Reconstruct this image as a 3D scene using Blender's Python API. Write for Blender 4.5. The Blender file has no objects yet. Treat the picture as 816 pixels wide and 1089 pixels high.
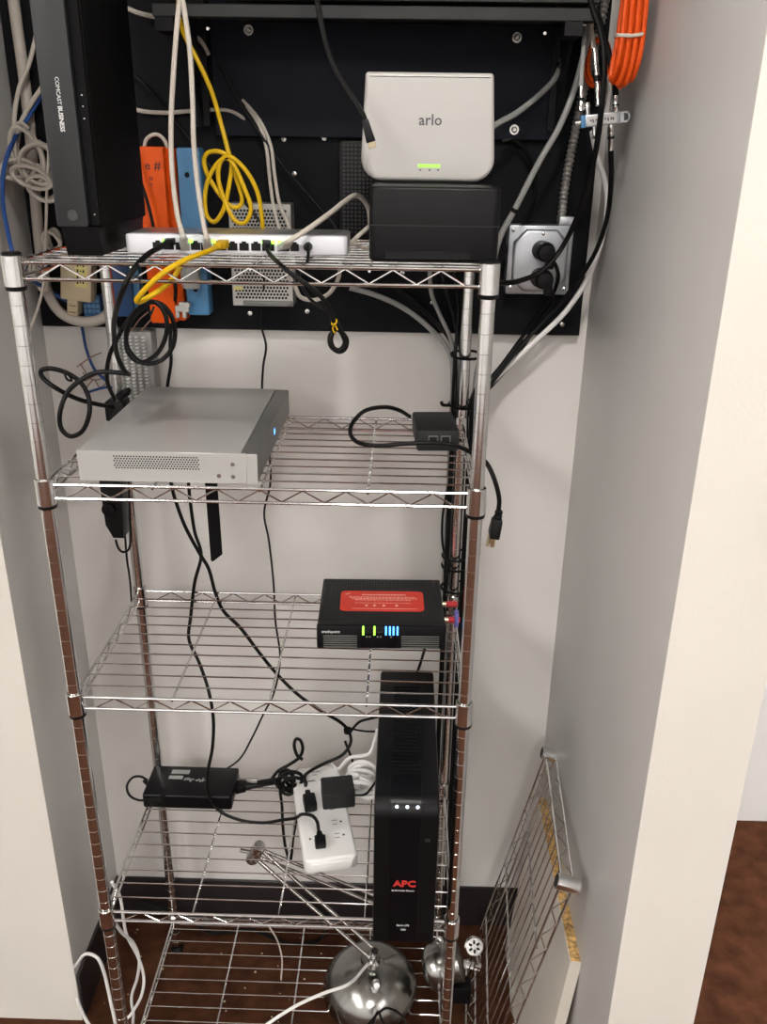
import bpy, bmesh, math, random
from mathutils import Vector, Matrix
random.seed(7)
S = bpy.context.scene
COL = S.collection
PI = math.pi

# ------------------------------------------------------------------ camera
F = 929.3172
CAM = Vector((.4841, -1.1024, 1.6897))
PITCH, YAW, ROLL = .3933, -.0195, .0144
_fw = Vector((math.sin(YAW)*math.cos(PITCH), math.cos(YAW)*math.cos(PITCH), -math.sin(PITCH)))
_rt0 = Vector((math.cos(YAW), -math.sin(YAW), 0))
_up0 = _rt0.cross(_fw)
_rt = math.cos(ROLL)*_rt0 + math.sin(ROLL)*_up0
_up = -math.sin(ROLL)*_rt0 + math.cos(ROLL)*_up0
cam_data = bpy.data.cameras.new('camera')
cam = bpy.data.objects.new('camera', cam_data); COL.objects.link(cam)
cam_data.sensor_fit = 'VERTICAL'; cam_data.sensor_height = 36; cam_data.sensor_width = 27
cam_data.lens = F/1089*36
cam_data.clip_start = .02; cam_data.clip_end = 50
M = Matrix((_rt, _up, -_fw)).transposed().to_4x4(); M.translation = CAM
cam.matrix_world = M
S.camera = cam

# ------------------------------------------------------------------ world and light
w = bpy.data.worlds.new('world'); S.world = w; w.use_nodes = True
w.node_tree.nodes['Background'].inputs[0].default_value = (1, .95, .88, 1)
w.node_tree.nodes['Background'].inputs[1].default_value = .25
S.view_settings.view_transform = 'Standard'; S.view_settings.look = 'None'
S.view_settings.gamma = 1; S.view_settings.use_curve_mapping = False
S.view_settings.exposure = -0.32
DOWNLIGHT_STRENGTH = 430.0     # recessed downlight in front of the closet
FAR_FILL_STRENGTH = 30.0  # unseen ceiling panels behind the camera, added for frontal fill
SIDE_FILL_STRENGTH = 46.0  # panel added to brighten the carpet and room wall at right

# ------------------------------------------------------------------ helpers
def at(u, v, y=None, z=None, x=None):
    d = _fw + _rt*((u-408)/F) - _up*((v-544.5)/F)
    if y is not None: t = (y-CAM.y)/d.y
    elif z is not None: t = (z-CAM.z)/d.z
    else: t = (x-CAM.x)/d.x
    return CAM + d*t

MATS = {}
def mat(name, col, rough=.5, metal=0, var=.08, scale=40, bump=0, bscale=200, spec=.5, emit=None, estr=0, coat=0, trans=0):
    m = bpy.data.materials.new(name); m.use_nodes = True
    nt = m.node_tree; b = nt.nodes['Principled BSDF']
    b.inputs['Roughness'].default_value = rough; b.inputs['Metallic'].default_value = metal
    b.inputs['Specular IOR Level'].default_value = spec
    if coat: b.inputs['Coat Weight'].default_value = coat; b.inputs['Coat Roughness'].default_value = .08
    tc = nt.nodes.new('ShaderNodeTexCoord')
    n = nt.nodes.new('ShaderNodeTexNoise'); n.inputs['Scale'].default_value = scale; n.inputs['Detail'].default_value = 4
    nt.links.new(tc.outputs['Object'], n.inputs['Vector'])
    r = nt.nodes.new('ShaderNodeValToRGB')
    r.color_ramp.elements[0].position = .3; r.color_ramp.elements[1].position = .7
    lo = [c*(1-var) for c in col]; hi = [min(1, c*(1+var)) for c in col]
    r.color_ramp.elements[0].color = (*lo, 1); r.color_ramp.elements[1].color = (*hi, 1)
    nt.links.new(n.outputs['Fac'], r.inputs['Fac']); nt.links.new(r.outputs['Color'], b.inputs['Base Color'])
    if bump:
        n2 = nt.nodes.new('ShaderNodeTexNoise'); n2.inputs['Scale'].default_value = bscale; n2.inputs['Detail'].default_value = 3
        nt.links.new(tc.outputs['Object'], n2.inputs['Vector'])
        bp = nt.nodes.new('ShaderNodeBump'); bp.inputs['Strength'].default_value = bump; bp.inputs['Distance'].default_value = .002
        nt.links.new(n2.outputs['Fac'], bp.inputs['Height']); nt.links.new(bp.outputs['Normal'], b.inputs['Normal'])
    if emit:
        b.inputs['Emission Color'].default_value = (*emit, 1); b.inputs['Emission Strength'].default_value = estr
    MATS[name] = m
    return m

def wall_mat(name, col, rough=.55, smudge=.04):
    return mat(name, col, rough, 0, smudge, 3.0, .12, 260, .4)
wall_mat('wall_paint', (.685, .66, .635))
wall_mat('wall_paint_darker', (.56, .545, .53), .40)  # closet side walls: darker and glossier than the back wall
wall_mat('jamb_paint', (.68, .65, .60), .6)
wall_mat('room_white', (.80, .80, .80), .6)
mat('carpet', (.062, .0235, .0115), .95, 0, .38, 26, .9, 420, .1)
mat('baseboard_vinyl', (.022, .018, .019), .42, 0, .15, 12)
mat('board_black', (.0042, .0043, .0060), .65, 0, .25, 18, .15, 90, .15)
mat('steel_navy', (.0046, .0062, .0118), .5, 0, .15, 10, .2, 500, .13)
mat('steel_black', (.005, .005, .006), .45, 0, .15, 20, spec=.2)
mat('rail_grey', (.022, .022, .022), .5, 0, .15, 20, spec=.3)
mat('chrome', (.76, .76, .755), .16, 1, .05, 30)
mat('chrome_dull', (.52, .51, .49), .25, 1, .08, 30)
mat('chrome_bright', (.34, .34, .325), .22, 1, .03, 30)
mat('conduit_steel', (.50, .49, .47), .38, .75, .1, 25)
mat('galv', (.46, .48, .51), .42, .9, .12, 25, .1, 120)
mat('brass', (.72, .62, .42), .3, 1, .05)
mat('black_plastic', (.0042, .0042, .0050), .42, 0, .15, 30, .1, 700, .2)
mat('black_matte', (.0032, .0032, .0036), .6, 0, .2, 60, .25, 900, .12)
mat('black_gloss', (.003, .003, .004), .34, 0, .1, 30, 0, 0, .22)
mat('button_grey', (.045, .046, .050), .35, 0, .05, 30)
mat('charcoal_plastic', (.016, .016, .017), .55, 0, .1, 40, .1, 700, .3)
mat('grey_plastic', (.015, .016, .018), .45, 0, .08, 30, .1, 900)
mat('black_cable', (.0035, .0035, .0037), .45, 0, .15, 60, spec=.2)
mat('white_cable', (.50, .455, .40), .5, 0, .06, 60)
mat('grey_cable', (.30, .30, .29), .45, 0, .08, 60)
mat('blue_cable', (.012, .06, .24), .45, 0, .1, 60)
mat('yellow_cable', (.60, .375, .004), .45, 0, .08, 60, spec=.25)
mat('orange_cable', (.66, .075, .005), .42, 0, .08, 60, spec=.25)
mat('copper_wire', (.30, .17, .12), .5, 0, .3, 60)
mat('orange_plastic', (.66, .080, .003), .5, 0, .05, 20, spec=.2)
mat('blue_plastic', (.065, .20, .38), .45, 0, .06, 20)
mat('blue_dark', (.02, .07, .19), .5, 0, .12, 20)
mat('beige_plastic', (.50, .41, .27), .5, 0, .06, 20)
mat('label_yellow', (.62, .54, .20), .6, 0, .06, 20)
mat('white_plastic', (.50, .485, .465), .38, 0, .03, 10)
mat('white_strip', (.80, .79, .78), .35, 0, .03, 10)
mat('white_ink', (.75, .75, .75), .6, 0, .02)
mat('grey_ink', (.09, .09, .10), .6, 0, .02)
mat('black_ink', (.01, .01, .012), .6, 0, .02)
mat('red_ink', (.55, .035, .03), .5, 0, .02, emit=(.5, .03, .02), estr=.0)
mat('pale_ink', (.85, .50, .42), .6, 0, .05)
mat('red_label', (.62, .035, .018), .5, 0, .06, 14)
mat('red_plastic', (.55, .03, .04), .4)
mat('purple_plastic', (.16, .14, .45), .45)
mat('silver_metal', (.50, .50, .485), .42, .45, .04, 6, .08, 500)
mat('silver_dark', (.20, .20, .195), .42, .6, .05, 6)
mat('switch_metal', (.55, .55, .55), .3, .8, .05, 8)
mat('switch_white', (.74, .75, .80), .4, 0, .03, 8)
mat('hole_dark', (.004, .004, .004), .9, 0, .1)
mat('particle', (.52, .33, .13), .9, 0, .55, 160, .7, 260, .2)
mat('laminate', (.68, .63, .56), .5, 0, .04, 6)
mat('green_led', (.1, .6, .05), .4, emit=(.28, 1, .05), estr=5)
mat('green_led_soft', (.35, .7, .1), .4, emit=(.42, 1, .10), estr=.55)
mat('blue_led', (.05, .2, .8), .4, emit=(.06, .28, 1), estr=6)
mat('white_led', (.7, .8, 1), .4, emit=(.75, .85, 1), estr=4)
mat('pcb_green', (.02, .10, .06), .5, 0, .3, 80)
mat('lamp_diffuser', (.9, .9, .85), .5, emit=(1, .96, .90), estr=DOWNLIGHT_STRENGTH)
mat('side_fill', (.9, .9, .85), .5, emit=(1, .96, .90), estr=SIDE_FILL_STRENGTH)
mat('far_fill', (.9, .9, .85), .5, emit=(1, .97, .93), estr=FAR_FILL_STRENGTH)
mat('ceiling_tile', (.72, .70, .66), .8, 0, .05, 8, .3, 150)

def NB(): return bmesh.new()
def merge(bm, tmp, T=None):
    if T is not None: bmesh.ops.transform(tmp, matrix=T, verts=tmp.verts)
    me = bpy.data.meshes.new('t'); tmp.to_mesh(me); tmp.free(); bm.from_mesh(me); bpy.data.meshes.remove(me)
    return bm
def box(bm, x0, x1, y0, y1, z0, z1, bev=0, seg=2, T=None, taper=None):
    t = bmesh.new(); bmesh.ops.create_cube(t, size=1)
    for v in t.verts:
        top = v.co.z > 0
        v.co = Vector(((x0+x1)/2+v.co.x*(x1-x0), (y0+y1)/2+v.co.y*(y1-y0), (z0+z1)/2+v.co.z*(z1-z0)))
        if taper and top:
            v.co.x = (x0+x1)/2+(v.co.x-(x0+x1)/2)*taper; v.co.y = (y0+y1)/2+(v.co.y-(y0+y1)/2)*taper
    if bev: bmesh.ops.bevel(t, geom=list(t.edges), offset=bev, segments=seg, affect='EDGES', profile=.5)
    return merge(bm, t, T)
def prism(bm, poly, h0, h1, T=None, bev=0, seg=2):
    """poly in local xy, extruded along z h0..h1"""
    t = bmesh.new()
    a = [t.verts.new((p[0], p[1], h0)) for p in poly]; b = [t.verts.new((p[0], p[1], h1)) for p in poly]
    n = len(poly)
    t.faces.new(a[::-1]); t.faces.new(b)
    for i in range(n): t.faces.new((a[i], a[(i+1) % n], b[(i+1) % n], b[i]))
    bmesh.ops.recalc_face_normals(t, faces=t.faces)
    if bev:
        es = [e for e in t.edges if abs(e.verts[0].co.z-e.verts[1].co.z) < 1e-7]
        bmesh.ops.bevel(t, geom=es, offset=bev, segments=seg, affect='EDGES', profile=.5)
    return merge(bm, t, T)
def rrect(x0, x1, y0, y1, r, n=5, rb=None):
    """rounded rectangle outline; r = top radius, rb = bottom radius"""
    rb = r if rb is None else rb; out = []
    for cx, cy, a0, rr in ((x1-rb, y0+rb, -90, rb), (x1-r, y1-r, 0, r), (x0+r, y1-r, 90, r), (x0+rb, y0+rb, 180, rb)):
        for i in range(n+1):
            a = math.radians(a0+90*i/n); out.append((cx+rr*math.cos(a), cy+rr*math.sin(a)))
    return out
def smooth_path(P, n=6, closed=False):
    P = [Vector(p) for p in P]
    if len(P) < 3 or n <= 1: return P
    out = []; m = len(P)
    for i in range(m if closed else m-1):
        p0 = P[(i-1) % m] if (closed or i > 0) else P[0]*2-P[1]
        p1 = P[i]; p2 = P[(i+1) % m]
        p3 = P[(i+2) % m] if (closed or i+2 < m) else P[-1]*2-P[-2]
        for k in range(n):
            t = k/n
            out.append(.5*((2*p1)+(p2-p0)*t+(2*p0-5*p1+4*p2-p3)*t*t+(3*p1-p0-3*p2+p3)*t**3))
    if not closed: out.append(P[-1])
    return out
def tube(bm, P, r, seg=8, n=6, closed=False, caps=True, T=None, radf=None, flat=None):
    P = smooth_path(P, n, closed)
    Q = [P[0]]
    for p in P[1:]:
        if (p-Q[-1]).length > 1e-6: Q.append(p)
    P = Q; m = len(P)
    tg = []
    for i in range(m):
        a = P[i-1] if (i > 0 or closed) else P[0]; b = P[(i+1) % m] if (i < m-1 or closed) else P[-1]
        tg.append((b-a).normalized())
    up = Vector((0, 0, 1)) if abs(tg[0].z) < .9 else Vector((1, 0, 0))
    u = (up-tg[0]*up.dot(tg[0])).normalized(); rings = []
    for i in range(m):
        u = (u-tg[i]*u.dot(tg[i]))
        if u.length < 1e-6: u = tg[i].orthogonal()
        u.normalize(); v = tg[i].cross(u)
        rr = r*(radf(i/(m-1)) if radf else 1); fl = flat or 1
        ring = []
        for k in range(seg):
            a = 2*PI*k/seg; c = P[i]+u*math.cos(a)*rr+v*math.sin(a)*rr*fl
            ring.append(bm.verts.new(T @ c if T else c))
        rings.append(ring)
    for i in range(m if closed else m-1):
        A = rings[i]; B = rings[(i+1) % m]
        for k in range(seg): bm.faces.new((A[k], A[(k+1) % seg], B[(k+1) % seg], B[k]))
    if caps and not closed:
        bm.faces.new(rings[0][::-1]); bm.faces.new(rings[-1])
    return bm
def lathe(bm, prof, seg=20, T=None, c0=True, c1=True):
    """profile of (r, z) about local z"""
    rings = []
    for r, z in prof:
        ring = []
        for k in range(seg):
            a = 2*PI*k/seg; p = Vector((max(r, 1e-5)*math.cos(a), max(r, 1e-5)*math.sin(a), z))
            ring.append(bm.verts.new(T @ p if T else p))
        rings.append(ring)
    for i in range(len(rings)-1):
        for k in range(seg): bm.faces.new((rings[i][k], rings[i][(k+1) % seg], rings[i+1][(k+1) % seg], rings[i+1][k]))
    if c0: bm.faces.new(rings[0][::-1])
    if c1: bm.faces.new(rings[-1])
    return bm
def frame_to(p, q):
    """matrix with local z along p->q, origin p"""
    p = Vector(p); d = (Vector(q)-p).normalized()
    m = d.to_track_quat('Z', 'Y').to_matrix().to_4x4(); m.translation = p
    return m
def RZ(deg, loc=(0, 0, 0)): return Matrix.Translation(Vector(loc)) @ Matrix.Rotation(math.radians(deg), 4, 'Z')
FRONT = Matrix.Rotation(PI/2, 4, 'X')       # local xy -> world xz, facing -y

def obj(name, bm, m, parent=None, world=False, sharp=38):
    """one mesh object; origin at the base centre of the mesh"""
    bm.verts.ensure_lookup_table()
    off = Vector((0, 0, 0))
    if parent is not None and world:
        p = parent
        while p: off += p.location; p = p.parent
    lo = Vector([min(v.co[i] for v in bm.verts) for i in range(3)]); hi = Vector([max(v.co[i] for v in bm.verts) for i in range(3)])
    base = Vector(((lo.x+hi.x)/2, (lo.y+hi.y)/2, lo.z))
    for v in bm.verts: v.co -= base
    bmesh.ops.recalc_face_normals(bm, faces=bm.faces)
    me = bpy.data.meshes.new(name); bm.to_mesh(me); bm.free()
    for p in me.polygons: p.use_smooth = True
    me.set_sharp_from_angle(angle=math.radians(sharp))
    me.materials.append(MATS[m])
    o = bpy.data.objects.new(name, me); COL.objects.link(o)
    if parent: o.parent = parent
    o.location = base-off
    return o
def tag(o, label, cat, group=None):
    o['label'] = label; o['category'] = cat
    if group: o['group'] = group
    return o
def thing(name, label, cat, loc=(0, 0, 0), rotz=0, group=None):
    o = bpy.data.objects.new(name, None); COL.objects.link(o)
    o.empty_display_size = .02
    o.location = loc; o.rotation_euler = (0, 0, math.radians(rotz))
    return tag(o, label, cat, group)
def struct(name, bm, m, parent=None):
    o = obj(name, bm, m, parent, world=parent is not None)
    if parent is None: o['kind'] = 'structure'
    return o
def like(o, loc, parent=None):
    c = o.copy(); COL.objects.link(c); c.location = loc; c.parent = parent if parent else o.parent
    return c
def stuff(o): o['kind'] = 'stuff'; return o
def text(bm, body, size, T, ext=.0002, align='CENTER', space=1, bold=0):
    cu = bpy.data.curves.new('t', 'FONT'); cu.body = body; cu.size = size; cu.extrude = ext; cu.offset = bold
    cu.align_x = align; cu.align_y = 'CENTER'; cu.resolution_u = 2; cu.space_character = space
    o = bpy.data.objects.new('t', cu); COL.objects.link(o)
    bpy.context.view_layer.update()
    me = bpy.data.meshes.new_from_object(o.evaluated_get(bpy.context.evaluated_depsgraph_get()))
    me.transform(T); bm.from_mesh(me)
    bpy.data.objects.remove(o); bpy.data.curves.remove(cu); bpy.data.meshes.remove(me)
    return bm
def px(pts):
    """list of (u, v, depth y) along something in the room -> world points"""
    return [at(u, v, y=y) for u, v, y in pts]
def cable(name, label, cat, P, r, m, group=None, n=6, seg=8, flat=None):
    bm = NB(); tube(bm, P, r, seg, n, flat=flat)
    return tag(obj(name, bm, m), label, cat, group)

# ------------------------------------------------------------------ room shell
BACK, LEFT, RIGHT = .44, -.155, .805
b = NB(); box(b, -3.0, 4.5, -4.5, 1.2, -.05, 0); struct('floor', b, 'carpet')
b = NB(); box(b, LEFT-.1, RIGHT+.05, BACK, BACK+.12, 0, 2.7); struct('wall_back', b, 'wall_paint')
b = NB(); box(b, LEFT-2.8, LEFT, .165, BACK+.12, 0, 2.7); struct('wall_left', b, 'wall_paint_darker')
b = NB(); box(b, RIGHT, RIGHT+.123, -.2, BACK+.12, 0, 2.7, .004, 2); struct('wall_right', b, 'wall_paint_darker')
b = NB(); box(b, RIGHT+.10, 4.5, .815, .93, 0, 2.7); struct('wall_room', b, 'room_white')
b = NB(); box(b, -3.0, 4.5, -4.6, -4.5, 0, 2.7); struct('wall_behind', b, 'room_white')
b = NB(); box(b, 4.5, 4.6, -4.5, 1.2, 0, 2.7); struct('wall_side', b, 'room_white')
b = NB(); box(b, -3.1, -3.0, -4.5, 1.2, 0, 2.7); struct('wall_far_left', b, 'room_white')
b = NB(); box(b, -3.0, 4.5, -4.5, 1.2, 2.7, 2.75); struct('ceiling', b, 'ceiling_tile')
# painted front faces of the jambs
b = NB(); box(b, RIGHT, RIGHT+.123, -.203, -.2, 0, 2.7); struct('trim_1', b, 'jamb_paint')
b = NB(); box(b, LEFT-2.8, LEFT, .162, .165, 0, 2.7); struct('trim_2', b, 'jamb_paint')
# vinyl baseboards
b = NB(); box(b, LEFT, RIGHT, BACK-.006, BACK, 0, .118, .002, 1); struct('baseboard_back', b, 'baseboard_vinyl')
b = NB(); box(b, LEFT, LEFT+.006, .165, BACK-.006, 0, .125, .002, 1); struct('baseboard_left', b, 'baseboard_vinyl')
b = NB(); box(b, RIGHT-.006, RIGHT, -.19, BACK-.006, 0, .118, .002, 1); struct('baseboard_right', b, 'baseboard_vinyl')
# downlight inferred from cast shadows, and unseen panels added as fill light
def fill_panel(x, y, m, label, ly=.62):
    t = thing('fill_light', label, 'light', (x, y, 2.66))
    b = NB()
    for a in ((-.32, -.29, -ly, ly), (.29, .32, -ly, ly)): box(b, a[0], a[1], a[2], a[3], 0, .04)
    for a in ((-.29, .29, -ly, -ly+.03), (-.29, .29, ly-.03, ly)): box(b, a[0], a[1], a[2], a[3], 0, .04)
    obj('frame', b, 'white_plastic', t)
    b = NB(); box(b, -.29, .29, -ly+.03, ly-.03, .01, .03); obj('diffuser', b, m, t)
t = thing('recessed_downlight', 'round recessed downlight in the ceiling just in front of the closet', 'light', (.55, -.85, 2.66))
b = NB(); lathe(b, [(.078, .0), (.105, .0), (.105, .006), (.08, .04), (.078, .04)], 32, None, False, False); obj('trim_ring', b, 'white_plastic', t)
b = NB(); lathe(b, [(0, .012), (.076, .012), (.076, .02), (0, .02)], 32, None, False, False); obj('diffuser', b, 'lamp_diffuser', t)
fill_panel(2.2, -.2, 'side_fill', 'unseen ceiling panel added as fill light over the carpet beyond the right jamb')
fill_panel(.6, -3.3, 'far_fill', 'unseen ceiling panel added as fill light straight behind the camera')
fill_panel(-1.4, -2.0, 'far_fill', 'unseen ceiling panel added as fill light left of the closet')
fill_panel(-1.4, -3.6, 'far_fill', 'unseen ceiling panel added as fill light behind and left of the camera')
fill_panel(2.6, -3.3, 'far_fill', 'unseen ceiling panel added as fill light behind and right of the camera')

# ------------------------------------------------------------------ chrome wire shelving
W, D = .588, .344
SHELF_Z = [1.5550, 1.2620, .9187, .4851, .0967]
def shelf_parts(parent, z0, collar_mesh=None, name='shelf'):
    """rims + supports as the shelf mesh; trusses, wires and sleeves as its pieces (parent local space)"""
    r1 = .0024
    b = NB()
    for y in (0, D):
        for z in (0, -.0200): tube(b, [(.012, y, z0+z), (W-.012, y, z0+z)], r1, 8, 1)
    for x in (0, W):
        for z in (0, -.0200): tube(b, [(x, .012, z0+z), (x, D-.012, z0+z)], r1, 8, 1)
    sh = obj(name, b, 'chrome', parent)
    base = sh.location.copy()
    loc = lambda bm, nm, m: _child(bm, nm, m, sh, base)
    out = [sh]
    def zig(a, bpt, n):
        a = Vector(a); bpt = Vector(bpt); P = []
        for i in range(2*n+1):
            p = a.lerp(bpt, i/(2*n)); p.z += -.0185 if i % 2 == 0 else -.0015; P.append(p)
        bb = NB(); tube(bb, P, .0014, 6, 1); return bb
    for y in (0, D): loc(zig((.030, y, z0), (W-.030, y, z0), 9), 'truss', 'chrome')
    for x in (0, W): loc(zig((x, .028, z0), (x, D-.028, z0), 5), 'truss', 'chrome')
    for x in (W*.25, W*.5, W*.75):
        bb = NB(); tube(bb, [(x, 0, z0-.0035), (x, D, z0-.0035)], .0019, 6, 1); loc(bb, 'support_wire', 'chrome')
    bb = NB(); tube(bb, [(0, D/11, z0), (W, D/11, z0)], .00135, 6, 1); w0 = loc(bb, 'deck_wire', 'chrome')
    for i in range(2, 11):
        c = w0.copy(); COL.objects.link(c); c.parent = sh; c.location = w0.location+Vector((0, D*(i-1)/11, 0))
    for x in (0, W):
        for y in (0, D):
            bb = NB()
            lathe(bb, [(.0106, -.0285), (.0131, -.0285), (.0131, .008), (.0124, .0088), (.0106, .0088), (.0106, -.0285)], 24, Matrix.Translation((x, y, z0)), False, False)
            col = loc(bb, 'sleeve', 'chrome')
    return sh
def _child(bm, nm, m, parent, base):
    for v in bm.verts: v.co -= base
    return obj(nm, bm, m, parent)

rack = thing('wire_shelving_rack', 'chrome wire shelving rack with five shelves holding the network gear', 'shelving', (0, 0, 0))
prof = [(.0, .018), (.0096, .018)]
z = .018
while z < 1.555:
    prof += [(.0097, z+.0117), (.00925, z+.0120), (.00925, z+.0124), (.0097, z+.0127)]
    z += .0254
prof += [(.0097, 1.5645), (.0, 1.5645)]
post0 = None
for x in (0, W):
    for y in (0, D):
        if post0 is None:
            b = NB(); lathe(b, prof, 20, Matrix.Translation((x, y, 0)), False, False); post0 = obj('post', b, 'chrome', rack); p = post0
        else:
            p = like(post0, post0.location+Vector((x, y, 0)))
        b = NB(); lathe(b, [(0, 1.5640), (.0122, 1.5640), (.0122, 1.5662), (.0100, 1.5675), (0, 1.5678)], 20, None, False, False); _child(b, 'cap', 'black_plastic', p, Vector((0, 0, .018)))
        b = NB(); lathe(b, [(0, 0), (.014, 0), (.014, .004), (.006, .008), (.006, .02), (0, .02)], 16, None, False, False); _child(b, 'levelling_foot', 'black_plastic', p, Vector((0, 0, .018)))
for k, zz in enumerate(SHELF_Z):
    sh = shelf_parts(rack, zz)
    for x in (0, W):
        for y in (0, D):
            b = NB(); lathe(b, [(.0100, zz-.0345), (.0128, zz-.0335), (.0136, zz-.0285), (.0100, zz-.0285)], 20, Matrix.Translation((x, y, 0)), False, False)
            _child(b, 'clip_ring', 'black_plastic', sh, sh.location)

# spare shelf leaning on the right wall
A = Vector((.786, .325, .586)); Bp = Vector((.760, -.022, .598)); L = Vector((.655, .29, .018))
ey = (Bp-A).normalized(); ex = (L-A); ex = (ex-ey*ex.dot(ey)).normalized(); ez = ex.cross(ey)
spare = thing('spare_wire_shelf', 'loose chrome wire shelf leaning on end against the right wall', 'shelf', (0, 0, 0))
Ms = Matrix((ex, ey, ez)).transposed().to_4x4(); Ms.translation = A
spare.matrix_world = Ms
shelf_parts(spare, 0, name='rim')

# particle board offcut leaning against the right wall
Tp = Matrix.Translation((.750, 0, .001)) @ Matrix.Rotation(math.radians(5.0), 4, 'Y')
pb = thing('particle_board_panel', 'white laminate particle board offcut leaning behind the loose wire shelf', 'board', (.738, .17, 0))
b = NB(); box(b, .0, .017, -.030, .37, .002, .438, T=Tp); core = obj('core', b, 'particle', pb, True)
b = NB(); box(b, -.0012, 0, -.0314, .37, .0, .438, T=Tp); obj('laminate_face', b, 'laminate', pb, True)
b = NB(); box(b, .0, .0182, -.0314, -.030, .0, .438, T=Tp); obj('edge_band', b, 'laminate', pb, True)

# ------------------------------------------------------------------ backboard and wall rack
b = NB(); box(b, -.148, .789, .420, BACK-.0006, 1.396, 2.30, .0015, 1); bb_ = tag(obj('backboard', b, 'board_black'), 'black painted plywood backboard screwed to the back wall', 'backboard')
for u, v in ((327, 331), (266, 333), (598, 345), (192, 200), (302, 148), (345, 147), (428, 290), (313, 185), (460, 322)):
    b = NB(); p = at(u, v, y=.42); lathe(b, [(0, 0), (.004, 0), (.004, .0012), (.0, .002)], 10, Matrix.Translation(p) @ Matrix.Rotation(PI/2, 4, 'X'), False, False); obj('screw', b, 'chrome_dull', bb_, True)
br = thing('wall_mount_bracket', 'black steel wall rack bracket across the top of the backboard', 'bracket', (.44, .41, 1.70))
b = NB(); box(b, .178, .712, .408, .42, 1.706, 2.1, .001, 1); obj('back_plate', b, 'steel_navy', br, True)
for u, v in ((264.5, 32), (550, 40), (547, 138)):
    p = at(u, v, y=.408); bo = NB(); T = Matrix.Translation(p) @ Matrix.Rotation(PI/2, 4, 'X')
    lathe(bo, [(.0075, 0), (.0075, .0012), (.0045, .0012), (.0045, .0), ], 14, T, False, False)
    lathe(bo, [(0, 0), (.0042, 0), (.0042, .004), (.003, .005), (0, .005)], 6, T, False, False); obj('bolt', bo, 'chrome_dull', br, True)
b = NB(); box(b, .135, .735, .240, .262, 1.852, 1.868, .001, 1); obj('front_rail', b, 'rail_grey', br, True)
b = NB(); box(b, .132, .738, .245, .258, 1.874, 2.20, .001, 1); obj('front_panel', b, 'rail_grey', br, True)
b = NB(); box(b, .225, .715, .262, .408, 1.866, 1.871, .001, 1); obj('tray', b, 'steel_black', br, True)
for x in (.160, .715):
    b = NB()
    prism(b, [(.262, 1.868), (.408, 1.868), (.408, 1.72), (.395, 1.72), (.300, 1.845), (.262, 1.845)], -.002, .002, Matrix.Translation((x, 0, 0)) @ Matrix(((0, 0, 1, 0), (1, 0, 0, 0), (0, 1, 0, 0), (0, 0, 0, 1))))
    box(b, x-.012, x+.012, .400, .408, 1.72, 1.90)
    box(b, x-.022, x+.002, .24, .30, 1.835, 1.852)
    obj('side_arm', b, 'steel_black', br, True)
for u, v in ((181, 13), (222, 31), (619, 26), (579, 36)):
    p = at(u, v, y=.255); b = NB(); lathe(b, [(0, -.006), (.0022, -.006), (.0022, .006), (0, .006)], 8, Matrix.Translation(p) @ Matrix.Rotation(.5*PI, 4, 'Y' if v in (13, 26) else 'X'), False, False); obj('pin', b, 'chrome_dull', br, True)

# devices on the board ------------------------------------------------------------
# orange box
t = thing('orange_splice_case', 'tall orange plastic case with black marker writing on the backboard', 'case', (.09, .40, 1.415))
p0 = at(142, 343, y=.375); p1 = at(178, 156, y=.375)
b = NB(); box(b, .058, .101, .372, .42, p0.z, p1.z, .003, 2); obj('body', b, 'orange_plastic', t, True)
b = NB(); box(b, .101, .114, .384, .42, p0.z+.003, p1.z-.002, .002, 2); obj('side_rail', b, 'orange_plastic', t, True)
b = NB()
text(b, 'e #', .019, Matrix.Translation((.083, .3716, p1.z-.028)) @ FRONT, .0002)
text(b, 'o', .012, Matrix.Translation((.079, .3716, p1.z-.046)) @ FRONT, .0002)
text(b, 'r', .012, Matrix.Translation((.079, .3716, p1.z-.056)) @ FRONT, .0002)
obj('marker_writing', b, 'black_ink', t, True)
cable('jumper_cable', 'beige cable arching over the top of the orange case', 'cable', px([(153, 158, .40), (156, 148, .40), (164, 143, .40), (172, 146, .40), (178, 158, .40), (183, 200, .41), (186, 240, .41), (186, 290, .41), (182, 345, .41)]), .0030, 'white_cable')
# blue boxes
t = thing('blue_surge_box', 'tall blue plastic box right of the orange case', 'case', (.135, .40, 1.42))
p0 = at(188, 335, y=.385); p1 = at(212, 157, y=.385)
b = NB(); box(b, .118, .156, .384, .42, p0.z, p1.z, .004, 2); bd = obj('body', b, 'blue_plastic', t, True)
for q in ((199, 186), (208, 308)):
    b = NB(); pp = at(*q, y=.384); lathe(b, [(0, -.001), (.004, -.001), (.004, .0008), (0, .0008)], 12, Matrix.Translation(pp) @ Matrix.Rotation(PI/2, 4, 'X'), False, False); obj('screw', b, 'black_plastic', t, True)
t = thing('wire_clip', 'small white plastic wire clip at the foot of the blue box', 'clip', at(194, 338, y=.385))
b = NB(); c = at(194, 330, y=.38)
box(b, c.x-.012, c.x+.012, c.y-.006, c.y+.004, c.z-.002, c.z+.008, .001); box(b, c.x-.012, c.x-.005, c.y-.006, c.y+.004, c.z-.012, c.z, .001); box(b, c.x+.001, c.x+.007, c.y-.006, c.y+.004, c.z-.012, c.z, .001); box(b, c.x-.004, c.x+.014, c.y-.006, c.y+.004, c.z+.006, c.z+.014, .001)
obj('body', b, 'white_plastic', t, True)
c = at(203, 293, y=.36)
b = NB(); lathe(b, [(0, -.02), (.014, -.02), (.016, -.012), (.016, .014), (0, .016)], 16, Matrix.Translation(c), False, False); tag(obj('grey_bell', b, 'grey_cable'), 'grey rounded fitting in front of the blue box under the top shelf', 'fitting')
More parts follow.
